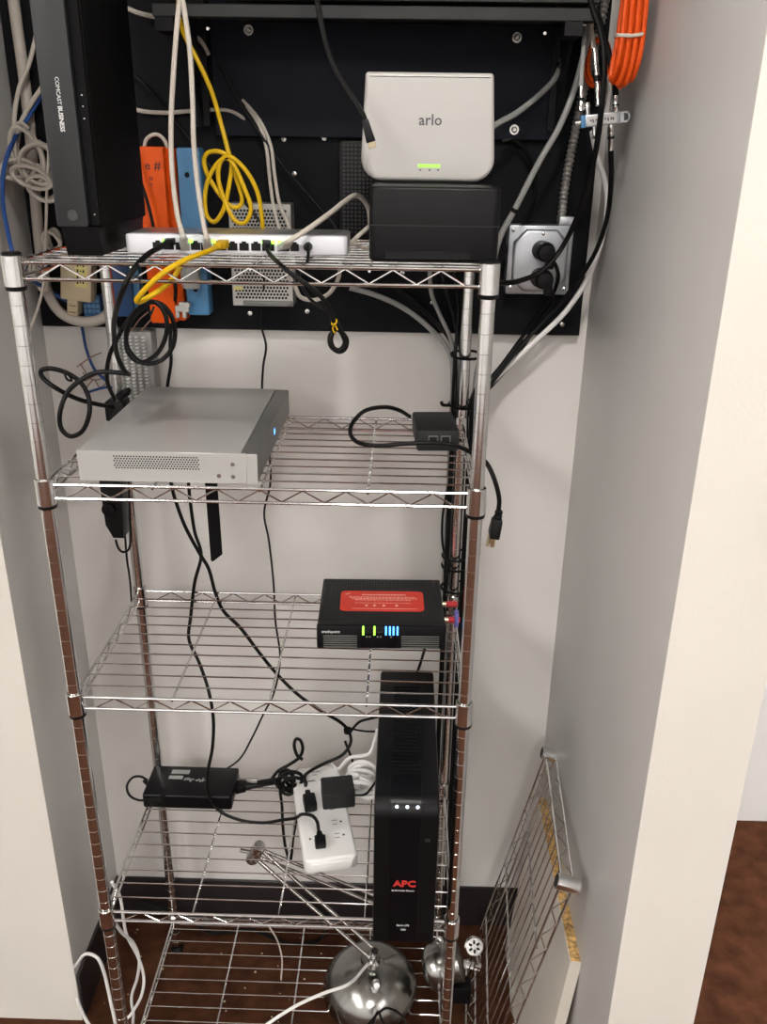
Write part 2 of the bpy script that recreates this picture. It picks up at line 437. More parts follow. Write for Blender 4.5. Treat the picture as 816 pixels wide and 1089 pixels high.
t = thing('dark_blue_module', 'dark blue terminal module left of the orange case', 'module', at(130, 335, y=.41))
p0 = at(118, 336, y=.395); p1 = at(145, 270, y=.395)
b = NB(); box(b, p0.x, p1.x-.012, .390, .42, p0.z, p1.z, .002); obj('body', b, 'blue_dark', t, True)
b = NB(); box(b, p1.x-.012, p1.x, .396, .42, p0.z+.012, p1.z, .002); obj('side_block', b, 'blue_plastic', t, True)
# beige box with blue terminal
t = thing('beige_filter_box', 'beige plastic box with yellow label low on the backboard', 'box', at(82, 338, y=.41))
Tb = Matrix.Translation(at(85, 300, y=.385)) @ Matrix.Rotation(math.radians(7), 4, 'Y')
b = NB(); box(b, -.029, .023, -.012, .020, -.030, .045, .003, T=Tb); obj('body', b, 'beige_plastic', t, True)
b = NB(); box(b, -.019, -.001, -.008, .020, -.056, -.028, .0015, T=Tb); nk = obj('neck', b, 'beige_plastic', t, True)
b = NB(); box(b, -.015, -.004, -.0085, -.0079, -.040, -.0388, T=Tb); box(b, -.015, -.004, -.0085, -.0079, -.051, -.0498, T=Tb); obj('slot', b, 'black_ink', t, True)
b = NB(); box(b, -.004, .016, -.0126, -.0119, -.006, .040, T=Tb); lb = obj('label', b, 'label_yellow', t, True)
b = NB()
for q in range(3):
    for r_ in range(4): box(b, -.001+q*.0048, .0018+q*.0048, -.0129, -.0125, -.001+r_*.0092+.001*((q*5+r_*3) % 3), .0042+r_*.0092-.0012*((q+r_) % 2), T=Tb)
obj('writing', b, 'black_ink', t, True)
t = thing('blue_terminal_block', 'small blue gridded terminal block beside the beige box', 'terminal', at(98, 340, y=.41))
c = at(98, 328, y=.40)
b = NB(); box(b, c.x-.014, c.x+.016, .396, .42, c.z-.018, c.z+.022, .001); obj('body', b, 'blue_dark', t, True)
b = NB()
for i in range(4):
    for j in range(4): box(b, c.x-.0125+i*.0072, c.x-.0075+i*.0072, .3945, .397, c.z-.016+j*.0088, c.z-.010+j*.0088)
stuff(obj('terminal', b, 'blue_plastic', t, True))
# power supply cage
t = thing('power_supply_cage', 'perforated metal power supply cage on the backboard behind the network switch', 'power supply', (.25, .40, 1.443))
p0 = at(248, 325, y=.378); p1 = at(312, 217, y=.378)
b = NB(); box(b, p0.x, p1.x-.004, .378, .42, p0.z, p1.z, .001, 1); obj('case', b, 'conduit_steel', t, True)
b = NB(); rows = 27; k = 0
for j in range(rows):
    zc = p0.z+.014+j*.0055
    if zc > p1.z-.008: break
    for i in range(16):
        xc = p0.x+.007+i*.0055+(j % 2)*.00275
        lathe(b, [(0, 0), (.0022, 0), (.0022, .0008), (0, .0008)], 6, Matrix.Translation((xc, .3778, zc)) @ Matrix.Rotation(PI/2, 4, 'X'), False, False)
stuff(obj('perforation', b, 'hole_dark', t, True))
b = NB(); box(b, p0.x+.003, p0.x+.018, .3766, .378, p0.z+.026, p0.z+.032); obj('yellow_label', b, 'label_yellow', t, True)
b = NB(); box(b, p0.x+.020, p0.x+.036, .3766, .378, p0.z+.060, p0.z+.068); obj('yellow_label', b, 'label_yellow', t, True)
b = NB(); box(b, p0.x+.018, p1.x-.006, .372, .378, p0.z+.002, p0.z+.009, .0005); obj('foot_lip', b, 'silver_dark', t, True)
b = NB(); lathe(b, [(0, 0), (.002, 0), (.002, .002), (0, .002)], 8, Matrix.Translation(at(255, 219, y=.377)) @ Matrix.Rotation(PI/2, 4, 'X'), False, False); obj('status_light', b, 'green_led', t, True)
# perforated black device
t = thing('perforated_black_device', 'upright black perforated device on the backboard left of the white base station', 'device', (.385, .40, 1.55))
p0 = at(361, 255, y=.375); p1 = at(396, 150, y=.375)
b = NB(); prism(b, rrect(p0.x, p1.x+.02, p0.z, p1.z, .008), -.42, -.378, FRONT, .002); obj('body', b, 'black_plastic', t, True)
b = NB()
for i in range(9):
    for j in range(22):
        box(b, p0.x+.006+i*.0062, p0.x+.0095+i*.0062, .3765, .3785, p0.z+.01+j*.0062, p0.z+.0135+j*.0062)
stuff(obj('grille', b, 'grey_plastic', t, True))
# 66 punch block under the board
t = thing('punch_down_block', 'white punch-down wiring block on the back wall behind the silver box', 'wiring block', at(145, 420, y=.43))
p0 = at(124, 425, y=.415); p1 = at(162, 352, y=.415)
b = NB(); box(b, p0.x, p1.x, .405, .4395, p0.z-.02, p1.z, .002); obj('base', b, 'grey_cable', t, True)
b = NB(); nx = 6; nz = 22
for i in range(nx):
    for j in range(nz):
        x = p0.x+.004+i*(p1.x-p0.x-.008)/nx; z = p0.z-.015+j*(p1.z-p0.z+.012)/nz
        box(b, x, x+.0052, .397, .4055, z, z+.0024)
stuff(obj('clips', b, 'white_strip', t, True))
for i, pts in enumerate(([(150, 352, .40), (156, 345, .40), (165, 335, .405), (172, 325, .41)], [(140, 352, .40), (146, 343, .395), (150, 338, .405), (160, 330, .41)],
                         [(82, 390, .425), (92, 383, .42), (100, 378, .42), (108, 375, .425)], [(86, 388, .425), (92, 398, .42), (90, 405, .42), (104, 398, .42)],
                         [(88, 396, .42), (94, 402, .42), (105, 404, .42), (112, 399, .42)], [(92, 412, .42), (100, 404, .42), (106, 412, .42), (114, 407, .42)])):
    cable('telephone_wire', ['thin pinkish wire rising from the right corner of the punch-down block', 'thin pinkish wire rising from the middle of the punch-down block', 'thin copper-coloured wire arching highest left of the rear post', 'thin copper-coloured wire bending sharply left of the rear post', 'thin copper-coloured wire lying level left of the rear post', 'lowest thin copper-coloured wire zigzagging left of the rear post'][i], 'wire', px(pts), .0011, 'copper_wire', 'loose telephone wires', seg=6)

# steel outlet box ---------------------------------------------------------------
t = thing('steel_outlet_box', 'square galvanised outlet box with two round receptacles on the backboard', 'outlet', (.705, .40, 1.47))
x0, x1, z0, z1 = .652, .757, 1.470, 1.580
b = NB(); box(b, x0, x1, .385, .42, z0, z1, .003, 2); obj('box', b, 'galv', t, True)
cxy = lambda i: i
oct_ = [(x0+.012+.016, z0+.006), (x1-.012-.016, z0+.006), (x1-.008, z0+.026), (x1-.008, z1-.026), (x1-.028, z1-.006), (x0+.028, z1-.006), (x0+.008, z1-.026), (x0+.008, z0+.026)]
b = NB(); prism(b, oct_, -.385, .0-.0, FRONT) if False else prism(b, oct_, .0, .011, Matrix.Translation((0, .385, 0)) @ FRONT, .005, 3); obj('raised_cover', b, 'galv', t, True)
for u, v in ((578, 248.5), (543, 305), (600, 307), (546, 245)):
    b = NB(); lathe(b, [(0, 0), (.0028, 0), (.0028, .0015), (0, .0022)], 10, Matrix.Translation(at(u, v, y=.375 if v < 249 and u > 560 else .385)) @ Matrix.Rotation(PI/2, 4, 'X'), False, False); obj('screw', b, 'chrome', t, True)
for u, v in ((576, 266), (574, 295)):
    b = NB(); lathe(b, [(0, 0), (.0155, 0), (.0155, .003), (.014, .004), (0, .004)], 20, Matrix.Translation(at(u, v, y=.374)) @ Matrix.Rotation(PI/2, 4, 'X'), False, False); obj('receptacle', b, 'grey_plastic', t, True)
def round_plug(label, u, v, pts, grp):
    c = at(u, v, y=.370)
    bm = NB(); tube(bm, [c+Vector((0, -.018, 0))]+px(pts), .0030, 8, 6)
    o = tag(obj('power_plug', bm, 'black_cable'), label, 'plug', grp)
    bm = NB(); lathe(bm, [(0, 0), (.0155, 0), (.0160, .012), (.0145, .026), (.012, .030), (0, .031)], 20, Matrix.Translation(c) @ Matrix.Rotation(PI/2, 4, 'X'), False, False)
    box(bm, c.x+.002, c.x+.014, c.y-.026, c.y-.006, c.z-.026, c.z-.004, .003)
    obj('plug_body', bm, 'black_plastic', o, True)
round_plug('black round plug in the upper receptacle of the outlet box', 579, 267, [(590, 280, .35), (594, 292, .36), (592, 304, .37), (585, 318, .38), (565, 345, .40), (540, 380, .40), (515, 410, .38)], None)
round_plug('black round plug in the lower receptacle of the outlet box', 577, 296, [(586, 308, .35), (588, 320, .38), (575, 340, .40), (545, 385, .40), (510, 425, .37)], None)
# flexible conduit
t = thing('flexible_conduit', 'ribbed metal conduit rising from the outlet box', 'conduit', at(600, 232, y=.40))
P = smooth_path(px([(597, 236, .40), (601, 200, .402), (607, 165, .405), (612, 140, .405), (620, 100, .405), (630, 60, .405), (640, 20, .405), (647, -20, .405), (658, -100, .405), (668, -180, .405)]), 10)
bm = NB(); Q = []
tot = sum((P[i+1]-P[i]).length for i in range(len(P)-1))
import itertools
def arc(P, s):
    for i in range(len(P)-1):
        l = (P[i+1]-P[i]).length
        if s <= l: return P[i].lerp(P[i+1], s/l)
        s -= l
    return P[-1].copy()
N = int(tot/.00175)
Q = [arc(P, tot*i/N) for i in range(N+1)]
tube(bm, Q, .0078, 12, 1, radf=lambda f: .86+.14*math.sin(f*N*PI/2))
obj('ribbed_tube', bm, 'conduit_steel', t, True)
c = at(602, 233, y=.40)
b = NB(); box(b, c.x-.013, c.x+.013, .386, .415, 1.578, 1.594, .003); lathe(b, [(0, 0), (.004, 0), (.004, .004), (0, .004)], 8, Matrix.Translation((c.x+.006, .386, 1.586)) @ Matrix.Rotation(PI/2, 4, 'X'), False, False); obj('clamp_connector', b, 'galv', t, True)

# coax splitter
t = thing('coax_splitter', 'small silver coax splitter with blue end on the right of the backboard', 'splitter', at(642, 135, y=.26))
c = at(641, 127, y=.245)
Ts = Matrix.Translation(c) @ Matrix.Rotation(math.radians(-7), 4, 'Y') @ Matrix.Scale(.92, 4)
b = NB(); box(b, -.030, .026, -.006, .010, -.0085, .0085, .0015, T=Ts); obj('body', b, 'galv', t, True)
b = NB(); box(b, -.033, -.026, -.0065, .010, -.0088, .0088, .0008, T=Ts); obj('blue_end', b, 'blue_plastic', t, True)
b = NB(); box(b, -.024, .020, -.0068, -.0058, -.006, .006, T=Ts); obj('label', b, 'white_plastic', t, True)
b = NB()
box(b, .026, .032, -.001, .002, -.0075, .0075, T=Ts)
tube(b, [(.032, 0, -.0065), (.036, 0, -.0065), (.0395, 0, -.003), (.0395, 0, .003), (.036, 0, .0065), (.032, 0, .0065)], .0018, 6, 3, T=Ts)
obj('mounting_ear', b, 'galv', t, True)
b = NB(); tube(b, [(-.042, 0, -.001), (-.033, 0, -.001)], .0045, 10, 1, T=Ts); obj('ground_screw', b, 'chrome_dull', t, True)
b = NB()
for q in (-.020, -.0165, -.012, -.009, .002, .006, .0105, .0135): box(b, q, q+.0024, -.0071, -.0068, -.0022+.0012*math.sin(q*900), .0018, T=Ts)
obj('label_print', b, 'grey_ink', t, True)
for xx, s in ((-.022, 1), (.002, 1), (.020, 1), (-.012, -1), (.013, -1)):
    b = NB(); lathe(b, [(0, 0), (.0042, 0), (.0042, .002), (.0034, .002), (.0034, .010), (.0042, .010), (.0042, .016), (.003, .018), (0, .018)], 12, Ts @ Matrix.Translation((xx, .002, s*.0085)) @ (Matrix.Rotation(PI, 4, 'X') if s < 0 else Matrix()), False, False); obj('f_port', b, 'chrome', t, True)
def coax(label, pts, r, m, conn=None, grp='coax cables'):
    o = cable('coax_cable', label, 'cable', px(pts), r, m, grp)
    if conn:
        bm = NB(); a, q = px(conn); L_ = (q-a).length
        lathe(bm, [(0, 0), (.0048, 0), (.0048, L_*.3), (.0040, L_*.35), (.0042, L_), (0, L_)], 12, frame_to(a, q), False, False); obj('connector', bm, 'chrome', o, True)
        bm = NB(); lathe(bm, [(.0043, L_*.42), (.0050, L_*.42), (.0050, L_*.52), (.0043, L_*.52)], 12, frame_to(a, q), False, False); obj('seal_ring', bm, 'black_plastic', o, True)
    return o
coax('grey coax dropping into the left port of the splitter', [(618, 94, .25), (620, 60, .27), (623, 30, .30), (628, -10, .37), (634, -170, .40)], .0032, 'grey_cable', ((618, 118, .247), (618.5, 92, .25)))
coax('white coax dropping into the middle port of the splitter', [(633, 60, .26), (631, 45, .27), (629, 25, .30), (634, -10, .37), (640, -170, .40)], .0034, 'white_cable', ((637, 112, .247), (633, 52, .26)))
coax('black coax dropping into the right port of the splitter', [(655, 104, .25), (654, 88, .26), (648, 60, .28), (640, 30, .31), (635, -10, .37), (641, -170, .40)], .0046, 'black_cable', ((655, 120, .247), (655, 102, .25)))
coax('black coax leaving the bottom of the splitter and crossing the outlet box corner', [(650, 158, .25), (650, 195, .27), (645, 235, .30), (630, 275, .33), (600, 318, .37), (570, 350, .38), (540, 385, .37), (510, 425, .36)], .0038, 'black_cable', ((650, 134, .247), (650, 160, .25)))
coax('pale coax running parallel under the splitter down to the rear post', [(630, 140, .37), (635, 165, .35), (643, 190, .34), (646, 215, .34), (642, 248, .35), (627, 292, .36), (602, 331, .38), (568, 364, .38), (538, 392, .38), (512, 418, .36)], .0044, 'white_strip')
coax('black coax sweeping in an arc across the outlet box to the rack', [(630, -170, .38), (627, -90, .30), (627, -10, .25), (638, 30, .23), (643, 65, .22), (640, 115, .225), (633, 165, .25), (620, 215, .28), (600, 260, .31), (578, 287, .30), (555, 298, .28), (535, 301, .24), (510, 300, .22)], .0041, 'black_cable')
coax('thick grey cable curving left from the wall rack down behind the black box', [(640, -170, .40), (634, -90, .36), (632, -10, .34), (628, 30, .34), (620, 62, .34), (611, 95, .335), (595, 135, .33), (572, 175, .32), (548, 222, .31), (533, 250, .31), (525, 280, .32), (520, 330, .34)], .0046, 'grey_cable')
coax('thick grey cable leading from behind the white base station up to the right', [(505, 150, .33), (527, 133, .33), (550, 120, .35), (575, 100, .37), (590, 84, .38), (596, 70, .39), (600, 55, .40)], .0045, 'grey_cable')
coax('thin black cable looping at the right of the white base station', [(535, 150, .40), (548, 150, .40), (562, 165, .40), (570, 190, .40), (566, 220, .40), (552, 245, .395), (540, 262, .395), (530, 290, .39)], .0030, 'black_cable')
for lab, (u, v, y, q) in (('black tie around the thick grey cable near the splitter', (596, 70, .375, 12)), ('black tie around the grey cable above the outlet box', (547, 224, .31, 12))):
    a = at(u, v, y=y); b = NB(); lathe(b, [(.0050, -.003), (.0064, -.003), (.0064, .003), (.0050, .003)], 12, frame_to(a, a+Vector((.3, .0, .6))), False, False); tag(obj('cable_tie', b, 'black_plastic'), lab, 'cable tie')

# orange cable hank
bm = NB(); P = []
c = at(670, 40, y=.20); zb = at(655, 94, y=.20).z; HY = .20-.27
for k in range(7):
    a = -0.5+k*.18; dx = (k-3)*.0044; dy = (k % 2)*.008-.004
    x = c.x+dx
    P += [(x, HY+.262+dy, 2.02), (x, HY+.262+dy, 1.90), (x+.001, HY+.262+dy, 1.83), (x-.001, HY+.264+dy, zb+.018+.004*abs(k-3)), (x-.004, HY+.276+dy, zb+.002+.003*abs(k-3)), (x-.004, HY+.282, zb+.020), (x+.001, HY+.284, 1.84), (x+.003, HY+.284, 1.92), (x+.004, HY+.284, 2.02), (x+.004, HY+.275, 2.05)]
tube(bm, P, .0033, 8, 5)
hk = tag(obj('orange_cable_hank', bm, 'orange_cable'), 'long hank of bright orange cable hanging from above beside the right wall', 'cable')
a = at(671, 37, y=.192)
bm = NB(); tube(bm, [(a.x-.017, .188, a.z-.001), (a.x, .1825, a.z-.002), (a.x+.017, .188, a.z+.001), (a.x+.018, .215, a.z+.002), (a.x, .222, a.z), (a.x-.016, .215, a.z)], .0022, 6, 4, True, flat=.5); obj('tie', bm, 'white_cable', hk, True)
bm = NB(); c2 = at(634, 68, y=.385)
for k in range(2):
    tube(bm, [c2+Vector((.016*math.cos(q)+k*.003, -.004*k, .030*math.sin(q)+.004*k)) for q in [i*2*PI/10 for i in range(10)]], .0034, 8, 4, True)
tag(obj('orange_cable_coil', bm, 'orange_cable'), 'small orange cable loop behind the coax connectors', 'cable')

# ------------------------------------------------------------------ left side cables
def loops(bm, c, rx, rz, n, r, tilt=0, yj=.012, ph=0, seg=8):
    P = []
    for i in range(n*10+1):
        a = ph+2*PI*i/10; k = i/10
        jx = 1+.10*math.sin(k*2.3+1); jz = 1+.12*math.cos(k*1.7)
        x = rx*jx*math.cos(a); zz = rz*jz*math.sin(a)
        P.append(Vector(c)+Vector((x*math.cos(tilt)-zz*math.sin(tilt)+.004*math.sin(k*3), yj*math.sin(k*2.1+a*.3), x*math.sin(tilt)+zz*math.cos(tilt))))
    tube(bm, P, r, seg, 3); return P
cable('white_conduit_cable', 'thick white cable down the left corner bending right under the beige box', 'cable', px([(0, -190, .40), (6, -90, .40), (12, -20, .40), (17, 20, .405), (24, 70, .405), (30, 120, .405), (36, 190, .405), (41, 250, .405), (47, 295, .40), (55, 320, .39), (68, 335, .385), (88, 342, .385), (108, 339, .39), (122, 325, .41)]), .0088, 'white_cable', seg=12)
cable('corner_cable', 'grey-white cable crossing the thick white cable at the far left', 'cable', px([(43, 10, .39), (38, 40, .385), (30, 70, .38), (20, 95, .375), (15, 130, .37), (18, 165, .37), (30, 190, .37)]), .0036, 'white_cable')
cable('corner_cable', 'thin pale cable slanting down left beside the tower modem', 'cable', px([(58, 70, .39), (45, 92, .385), (32, 112, .38), (22, 132, .375), (17, 160, .375)]), .0036, 'white_cable')
cable('blue_network_cable', 'blue network cable along the left wall above the top shelf', 'cable', px([(60, 70, .40), (46, 97, .395), (30, 125, .38), (14, 150, .34), (4, 180, .32), (3, 215, .30), (8, 245, .28), (14, 270, .26), (24, 290, .30), (50, 308, .39), (80, 325, .41)]), .0034, 'blue_cable')
cable('blue_network_cable', 'blue network cable hanging below the backboard at the left', 'cable', px([(86, 338, .41), (88, 352, .425), (92, 372, .425), (100, 392, .42), (112, 404, .41)]), .0026, 'blue_cable')
cable('blue_network_cable', 'short blue cable behind the rear left post above the silver box', 'cable', px([(92, 418, .42), (100, 415, .415), (112, 412, .41), (120, 412, .40)]), .0024, 'blue_cable')
bm = NB()
loops(bm, at(30, 165, y=.345), .020, .042, 3, .0033, .25, .010, .8)
loops(bm, at(42, 175, y=.340), .028, .030, 3, .0033, -.5, .010, 2.0)
loops(bm, at(18, 180, y=.340), .024, .014, 2, .0033, .2, .008, 2.0)
loops(bm, at(46, 200, y=.340), .022, .018, 3, .0033, -.4, .010, 1.0)
loops(bm, at(34, 188, y=.335), .030, .016, 3, .0030, -.25, .010, .4)
tag(obj('white_cable_coil', bm, 'white_cable'), 'tangled coil of white network cable hanging at the far left', 'cable')
cable('white_network_cable', 'thin white cable dropping straight from the coil to below the top shelf', 'cable', px([(52, 160, .33), (50, 200, .33), (49, 240, .33), (48, 265, .33), (47, 295, .33), (42, 322, .33), (30, 356, .34)]), .0024, 'white_cable')
bm = NB()
loops(bm, at(56, 256, y=.375), .012, .016, 3, .0028, .2, .010, 0); loops(bm, at(42, 290, y=.375), .010, .030, 3, .0028, .1, .010, 0)
tag(obj('white_cable_bundle', bm, 'white_cable'), 'bunch of white cable gathered behind the left end of the top shelf', 'cable')
cable('white_network_cable', 'white cable running level across the backboard behind the hanging cables', 'cable', px([(135, 112, .41), (150, 118, .41), (175, 120, .41), (205, 118, .41), (240, 117, .41), (258, 125, .41), (266, 135, .415)]), .0032, 'white_cable')
cable('white_network_cable', 'left of two white cables curving down the backboard to the power supply', 'cable', px([(262, 112, .41), (275, 132, .405), (283, 155, .40), (287, 190, .39), (291, 220, .375), (296, 240, .36), (300, 262, .36)]), .0030, 'white_cable')
cable('white_network_cable', 'right of two white cables curving down the backboard to the power supply', 'cable', px([(258, 106, .41), (276, 128, .405), (288, 155, .40), (292, 185, .39), (297, 215, .375), (307, 240, .36), (312, 262, .36)]), .0030, 'white_cable')
cable('white_network_cable', 'short white cable under the wall rack at upper left', 'cable', px([(204, 36, .40), (212, 42, .395), (218, 50, .395), (222, 58, .40)]), .0034, 'white_cable')
cable('white_network_cable', 'white cable stub behind the tower modem at the top', 'cable', px([(133, 8, .38), (148, 14, .38), (166, 18, .39)]), .0034, 'white_cable')
cable('black_network_cable', 'thin black cable slanting across the backboard to the lower right', 'cable', px([(140, 78, .412), (165, 102, .412), (195, 140, .412), (230, 185, .405), (260, 215, .37), (280, 240, .36)]), .0022, 'black_cable')
cable('black_network_cable', 'black cable slanting from the bracket down toward the base station', 'cable', px([(232, 65, .405), (250, 100, .40), (275, 140, .40), (300, 175, .40), (330, 210, .40), (352, 235, .39), (365, 255, .38)]), .0024, 'black_cable')

# ------------------------------------------------------------------ top shelf: tower modem, switch, boxes
Z1 = SHELF_Z[0]+.0026
t = thing('tower_modem', 'tall black upright modem on the left of the top shelf', 'modem', (.07, .16, Z1))
FZ = Z1+.036
b = NB(); prism(b, rrect(.042, .082, FZ, 1.93, .003), -.066, -.050, FRONT, .001); obj('front_panel', b, 'grey_plastic', t, True)
b = NB(); box(b, .043, .097, .064, .262, FZ-.001, 1.93, .003, 2); obj('body', b, 'black_matte', t, True)
b = NB(); box(b, .0825, .0955, .058, .066, FZ+.001, 1.92, .0008, 1); obj('light_strip', b, 'black_matte', t, True)
b = NB(); prism(b, [(.052, FZ), (.26, FZ), (.235, Z1), (.062, Z1)], .046, .094, Matrix(((0, 0, 1, 0), (1, 0, 0, 0), (0, 1, 0, 0), (0, 0, 0, 1))), .002); obj('base', b, 'black_plastic', t, True)
b = NB(); text(b, 'COMCAST', .0068, Matrix.Translation((.0635, .0496, at(61, 96.5, y=.05).z)) @ FRONT @ Matrix.Rotation(-PI/2, 4, 'Z'), .0001, space=.92); text(b, 'BUSINESS', .0074, Matrix.Translation((.0635, .0496, at(64, 126.5, y=.05).z)) @ FRONT @ Matrix.Rotation(-PI/2, 4, 'Z'), .0003, space=.92, bold=.00012); obj('lettering', b, 'white_ink', t, True)
c = at(75, 229, y=.049)
b = NB(); lathe(b, [(.0055, 0), (.0065, 0), (.0065, .0012), (.0055, .0012)], 20, Matrix.Translation((.064, .050, c.z)) @ Matrix.Rotation(PI/2, 4, 'X'), False, False); lathe(b, [(0, 0), (.005, 0), (.005, .0006), (0, .0006)], 20, Matrix.Translation((.064, .050, c.z)) @ Matrix.Rotation(PI/2, 4, 'X'), False, False); obj('button', b, 'button_grey', t, True)
for u, v in ((82, 101), (84, 113), (85, 126), (95, 228)):
    b = NB(); lathe(b, [(0, 0), (.0009, 0), (.0009, .0005), (0, .0005)], 8, Matrix.Translation((.089, .058, at(u, v, y=.058).z)) @ Matrix.Rotation(PI/2, 4, 'X'), False, False); obj('indicator', b, 'white_ink', t, True)

# network switch
SWR = 2.0
t = thing('network_switch', 'slim silver and white network switch with green port lights on the top shelf', 'network switch', (.112, .094, Z1), SWR)
SW = .297; SH = .0245; SD = .115
b = NB(); prism(b, [(x, y) for x, y in rrect(0, SW, 0, SD, .014)], .0015, SH, None, .003); obj('case', b, 'switch_metal', t)
b = NB(); prism(b, rrect(.001, SW-.001, -.0018, .020, .009), .0005, SH+.0004, None, .003); obj('front_bezel', b, 'switch_white', t)
def sx(u): return (at(u, 262, y=.10).x-.112)
ports = [(164, 175), (175.5, 186), (188, 202), (204, 214), (214.5, 226), (228, 241), (243, 253), (255, 265), (267.5, 277.5), (279, 292), (297, 308), (309, 318)]
for i, (u0, u1) in enumerate(ports):
    b = NB(); a0, a1 = sx(u0), sx(u1)
    prism(b, [(a0, .0055), (a1, .0055), (a1, .0150), ((a0+a1)/2+.003, .0150), ((a0+a1)/2+.003, .0172), ((a0+a1)/2-.003, .0172), ((a0+a1)/2-.003, .0150), (a0, .0150)], .0010, .0024, FRONT); obj('port', b, 'hole_dark', t)
for u in (176.5, 184, 204, 228, 240, 281, 291, 298, 306):
    b = NB(); a0 = sx(u); box(b, a0-.0027, a0+.0027, -.0033, -.0012, .0146, .0188, .0004, 1); obj('port_light', b, 'green_led', t)
b = NB(); lathe(b, [(0, 0), (.0055, 0), (.0055, .001), (0, .001)], 14, Matrix.Translation((sx(327.5), -.0018, .011)) @ FRONT, False, False); obj('power_jack', b, 'hole_dark', t)

def rj45(parent, p, q, m='white_plastic', boot=True, s=1.0):
    """plug centred at p with the cable leaving towards q"""
    T = frame_to(p, q); bm = NB()
    box(bm, -.0058*s, .0058*s, -.0042*s, .0042*s, -.013*s, .006*s, .0006, 1, T)
    if boot: box(bm, -.0050*s, .0050*s, -.0045*s, .0045*s, .004*s, .018*s, .0018, 2, T, .7)
    return obj('plug', bm, m, parent, True)
FY = .088
o = cable('white_network_cable', 'left of the two long white cables plugged into the network switch', 'cable', px([(205, -190, .242), (200, -120, .17), (193, -20, .13), (189, 20, .12), (185, 70, .11), (182, 130, .105), (183, 180, .10), (188, 225, .09), (193, 245, .075), (195.5, 255, .078)]), .0033, 'white_cable', n=8)
rj45(o, at(196, 258, y=.086), at(194, 250, y=.072))
o = cable('white_network_cable', 'right of the two long white cables plugged into the network switch', 'cable', px([(215, -190, .242), (200, -120, .165), (190, -30, .13), (196, 10, .12), (202, 55, .115), (205, 110, .11), (206, 150, .105), (210, 195, .10), (216, 235, .09), (219, 250, .075), (220, 256, .078)]), .0033, 'white_cable', n=8)
rj45(o, at(220.5, 259, y=.087), at(219, 251, y=.073))
o = cable('black_network_cable', 'black cable from the switch looping down over the top shelf edge', 'cable', px([(180, 257, .086), (172, 262, .065), (158, 270, .03), (144, 284, -.005), (133, 303, -.02), (125, 325, .0), (121, 348, .06), (124, 375, .13), (131, 392, .17), (137, 398, .20)]), .0036, 'black_cable', n=8)
rj45(o, at(181, 257, y=.092), at(171, 262, y=.065), 'black_plastic')
o = cable('yellow_network_cable', 'bright yellow cable from the switch folding over the top shelf edge', 'cable', px([(232, 262, .075), (222, 267, .045), (205, 273, .015), (188, 281, -.008), (170, 293, -.02), (155, 307, -.022), (146, 318, -.018), (148, 321, -.01), (158, 316, .0), (172, 307, .01), (184, 296, .03), (192, 283, .07)]), .0035, 'yellow_cable', n=8)
rj45(o, at(236, 260, y=.088), at(230, 263, y=.065), 'yellow_cable', s=1.15)
o = cable('black_network_cable', 'flat black cable from the switch ending in a small tied loop', 'cable', px([(284, 262, .085), (287, 270, .06), (300, 283, -.01), (318, 297, -.02), (336, 310, -.02), (348, 324, -.015), (354, 338, -.01), (356, 350, -.005), (351, 358, .0), (352, 368, .002), (360, 374, .004), (367, 371, .004), (369, 362, .002), (364, 354, -.002), (357, 350, -.002), (352, 360, -.004), (355, 370, -.004), (362, 372, -.002), (367, 364, -.002), (363, 353, -.004), (358, 343, -.006)]), .0030, 'black_cable')
rj45(o, at(284, 260, y=.094), at(286, 267, y=.07), 'black_plastic')
bm = NB(); tube(bm, px([(353, 345, -.012), (357, 344, -.016), (358, 340, -.010), (354, 340, -.006)]), .0010, 6, 4, True); tube(bm, px([(356, 344, -.012), (354, 350, -.014), (357, 355, -.010)]), .0010, 6); tube(bm, px([(356, 344, -.012), (359, 351, -.014)]), .0010, 6); obj('twist_tie', bm, 'yellow_cable', o, True)
o = cable('power_lead', 'thin black power lead from the round jack of the network switch', 'cable', px([(328, 262, .085), (328, 268, .072), (327, 278, .06), (322, 286, .06), (318, 296, .07), (330, 318, .03), (350, 332, .0), (355, 346, .0)]), .0022, 'black_cable')
bm = NB(); lathe(bm, [(0, 0), (.0058, 0), (.0058, .010), (.004, .016), (0, .017)], 14, Matrix.Translation(at(328, 262, y=.100)) @ FRONT, False, False); obj('plug', bm, 'black_plastic', o, True)
o = cable('white_network_cable', 'off-white cable rising from the right end of the switch behind the black box', 'cable', px([(302, 260, .086), (310, 255, .075), (330, 242, .09), (352, 226, .13), (367, 214, .17), (377, 208, .20), (385, 211, .22), (392, 222, .24), (394, 240, .26)]), .0036, 'white_cable', n=8)
rj45(o, at(303, 261, y=.094), at(312, 255, y=.074))
cable('white_network_cable', 'off-white cable lying along the back of the switch to the black box', 'cable', px([(305, 252, .215), (325, 250, .22), (345, 252, .22), (362, 256, .21), (378, 260, .21), (394, 266, .21)]), .0032, 'white_cable')
cable('white_network_cable', 'short pale cable curling up between the switch and the black box', 'cable', px([(372, 260, .19), (380, 252, .19), (388, 245, .20), (396, 238, .22)]), .0032, 'white_cable')
bm = NB(); tube(bm, px([(305, 290, .34), (314, 305, .34), (320, 316, .34), (335, 319, .34), (350, 312, .34), (360, 296, .33), (362, 280, .31)]), .0034, 8)
tag(obj('white_network_cable', bm, 'white_cable'), 'off-white cable drooping in a U under the top shelf centre', 'cable')

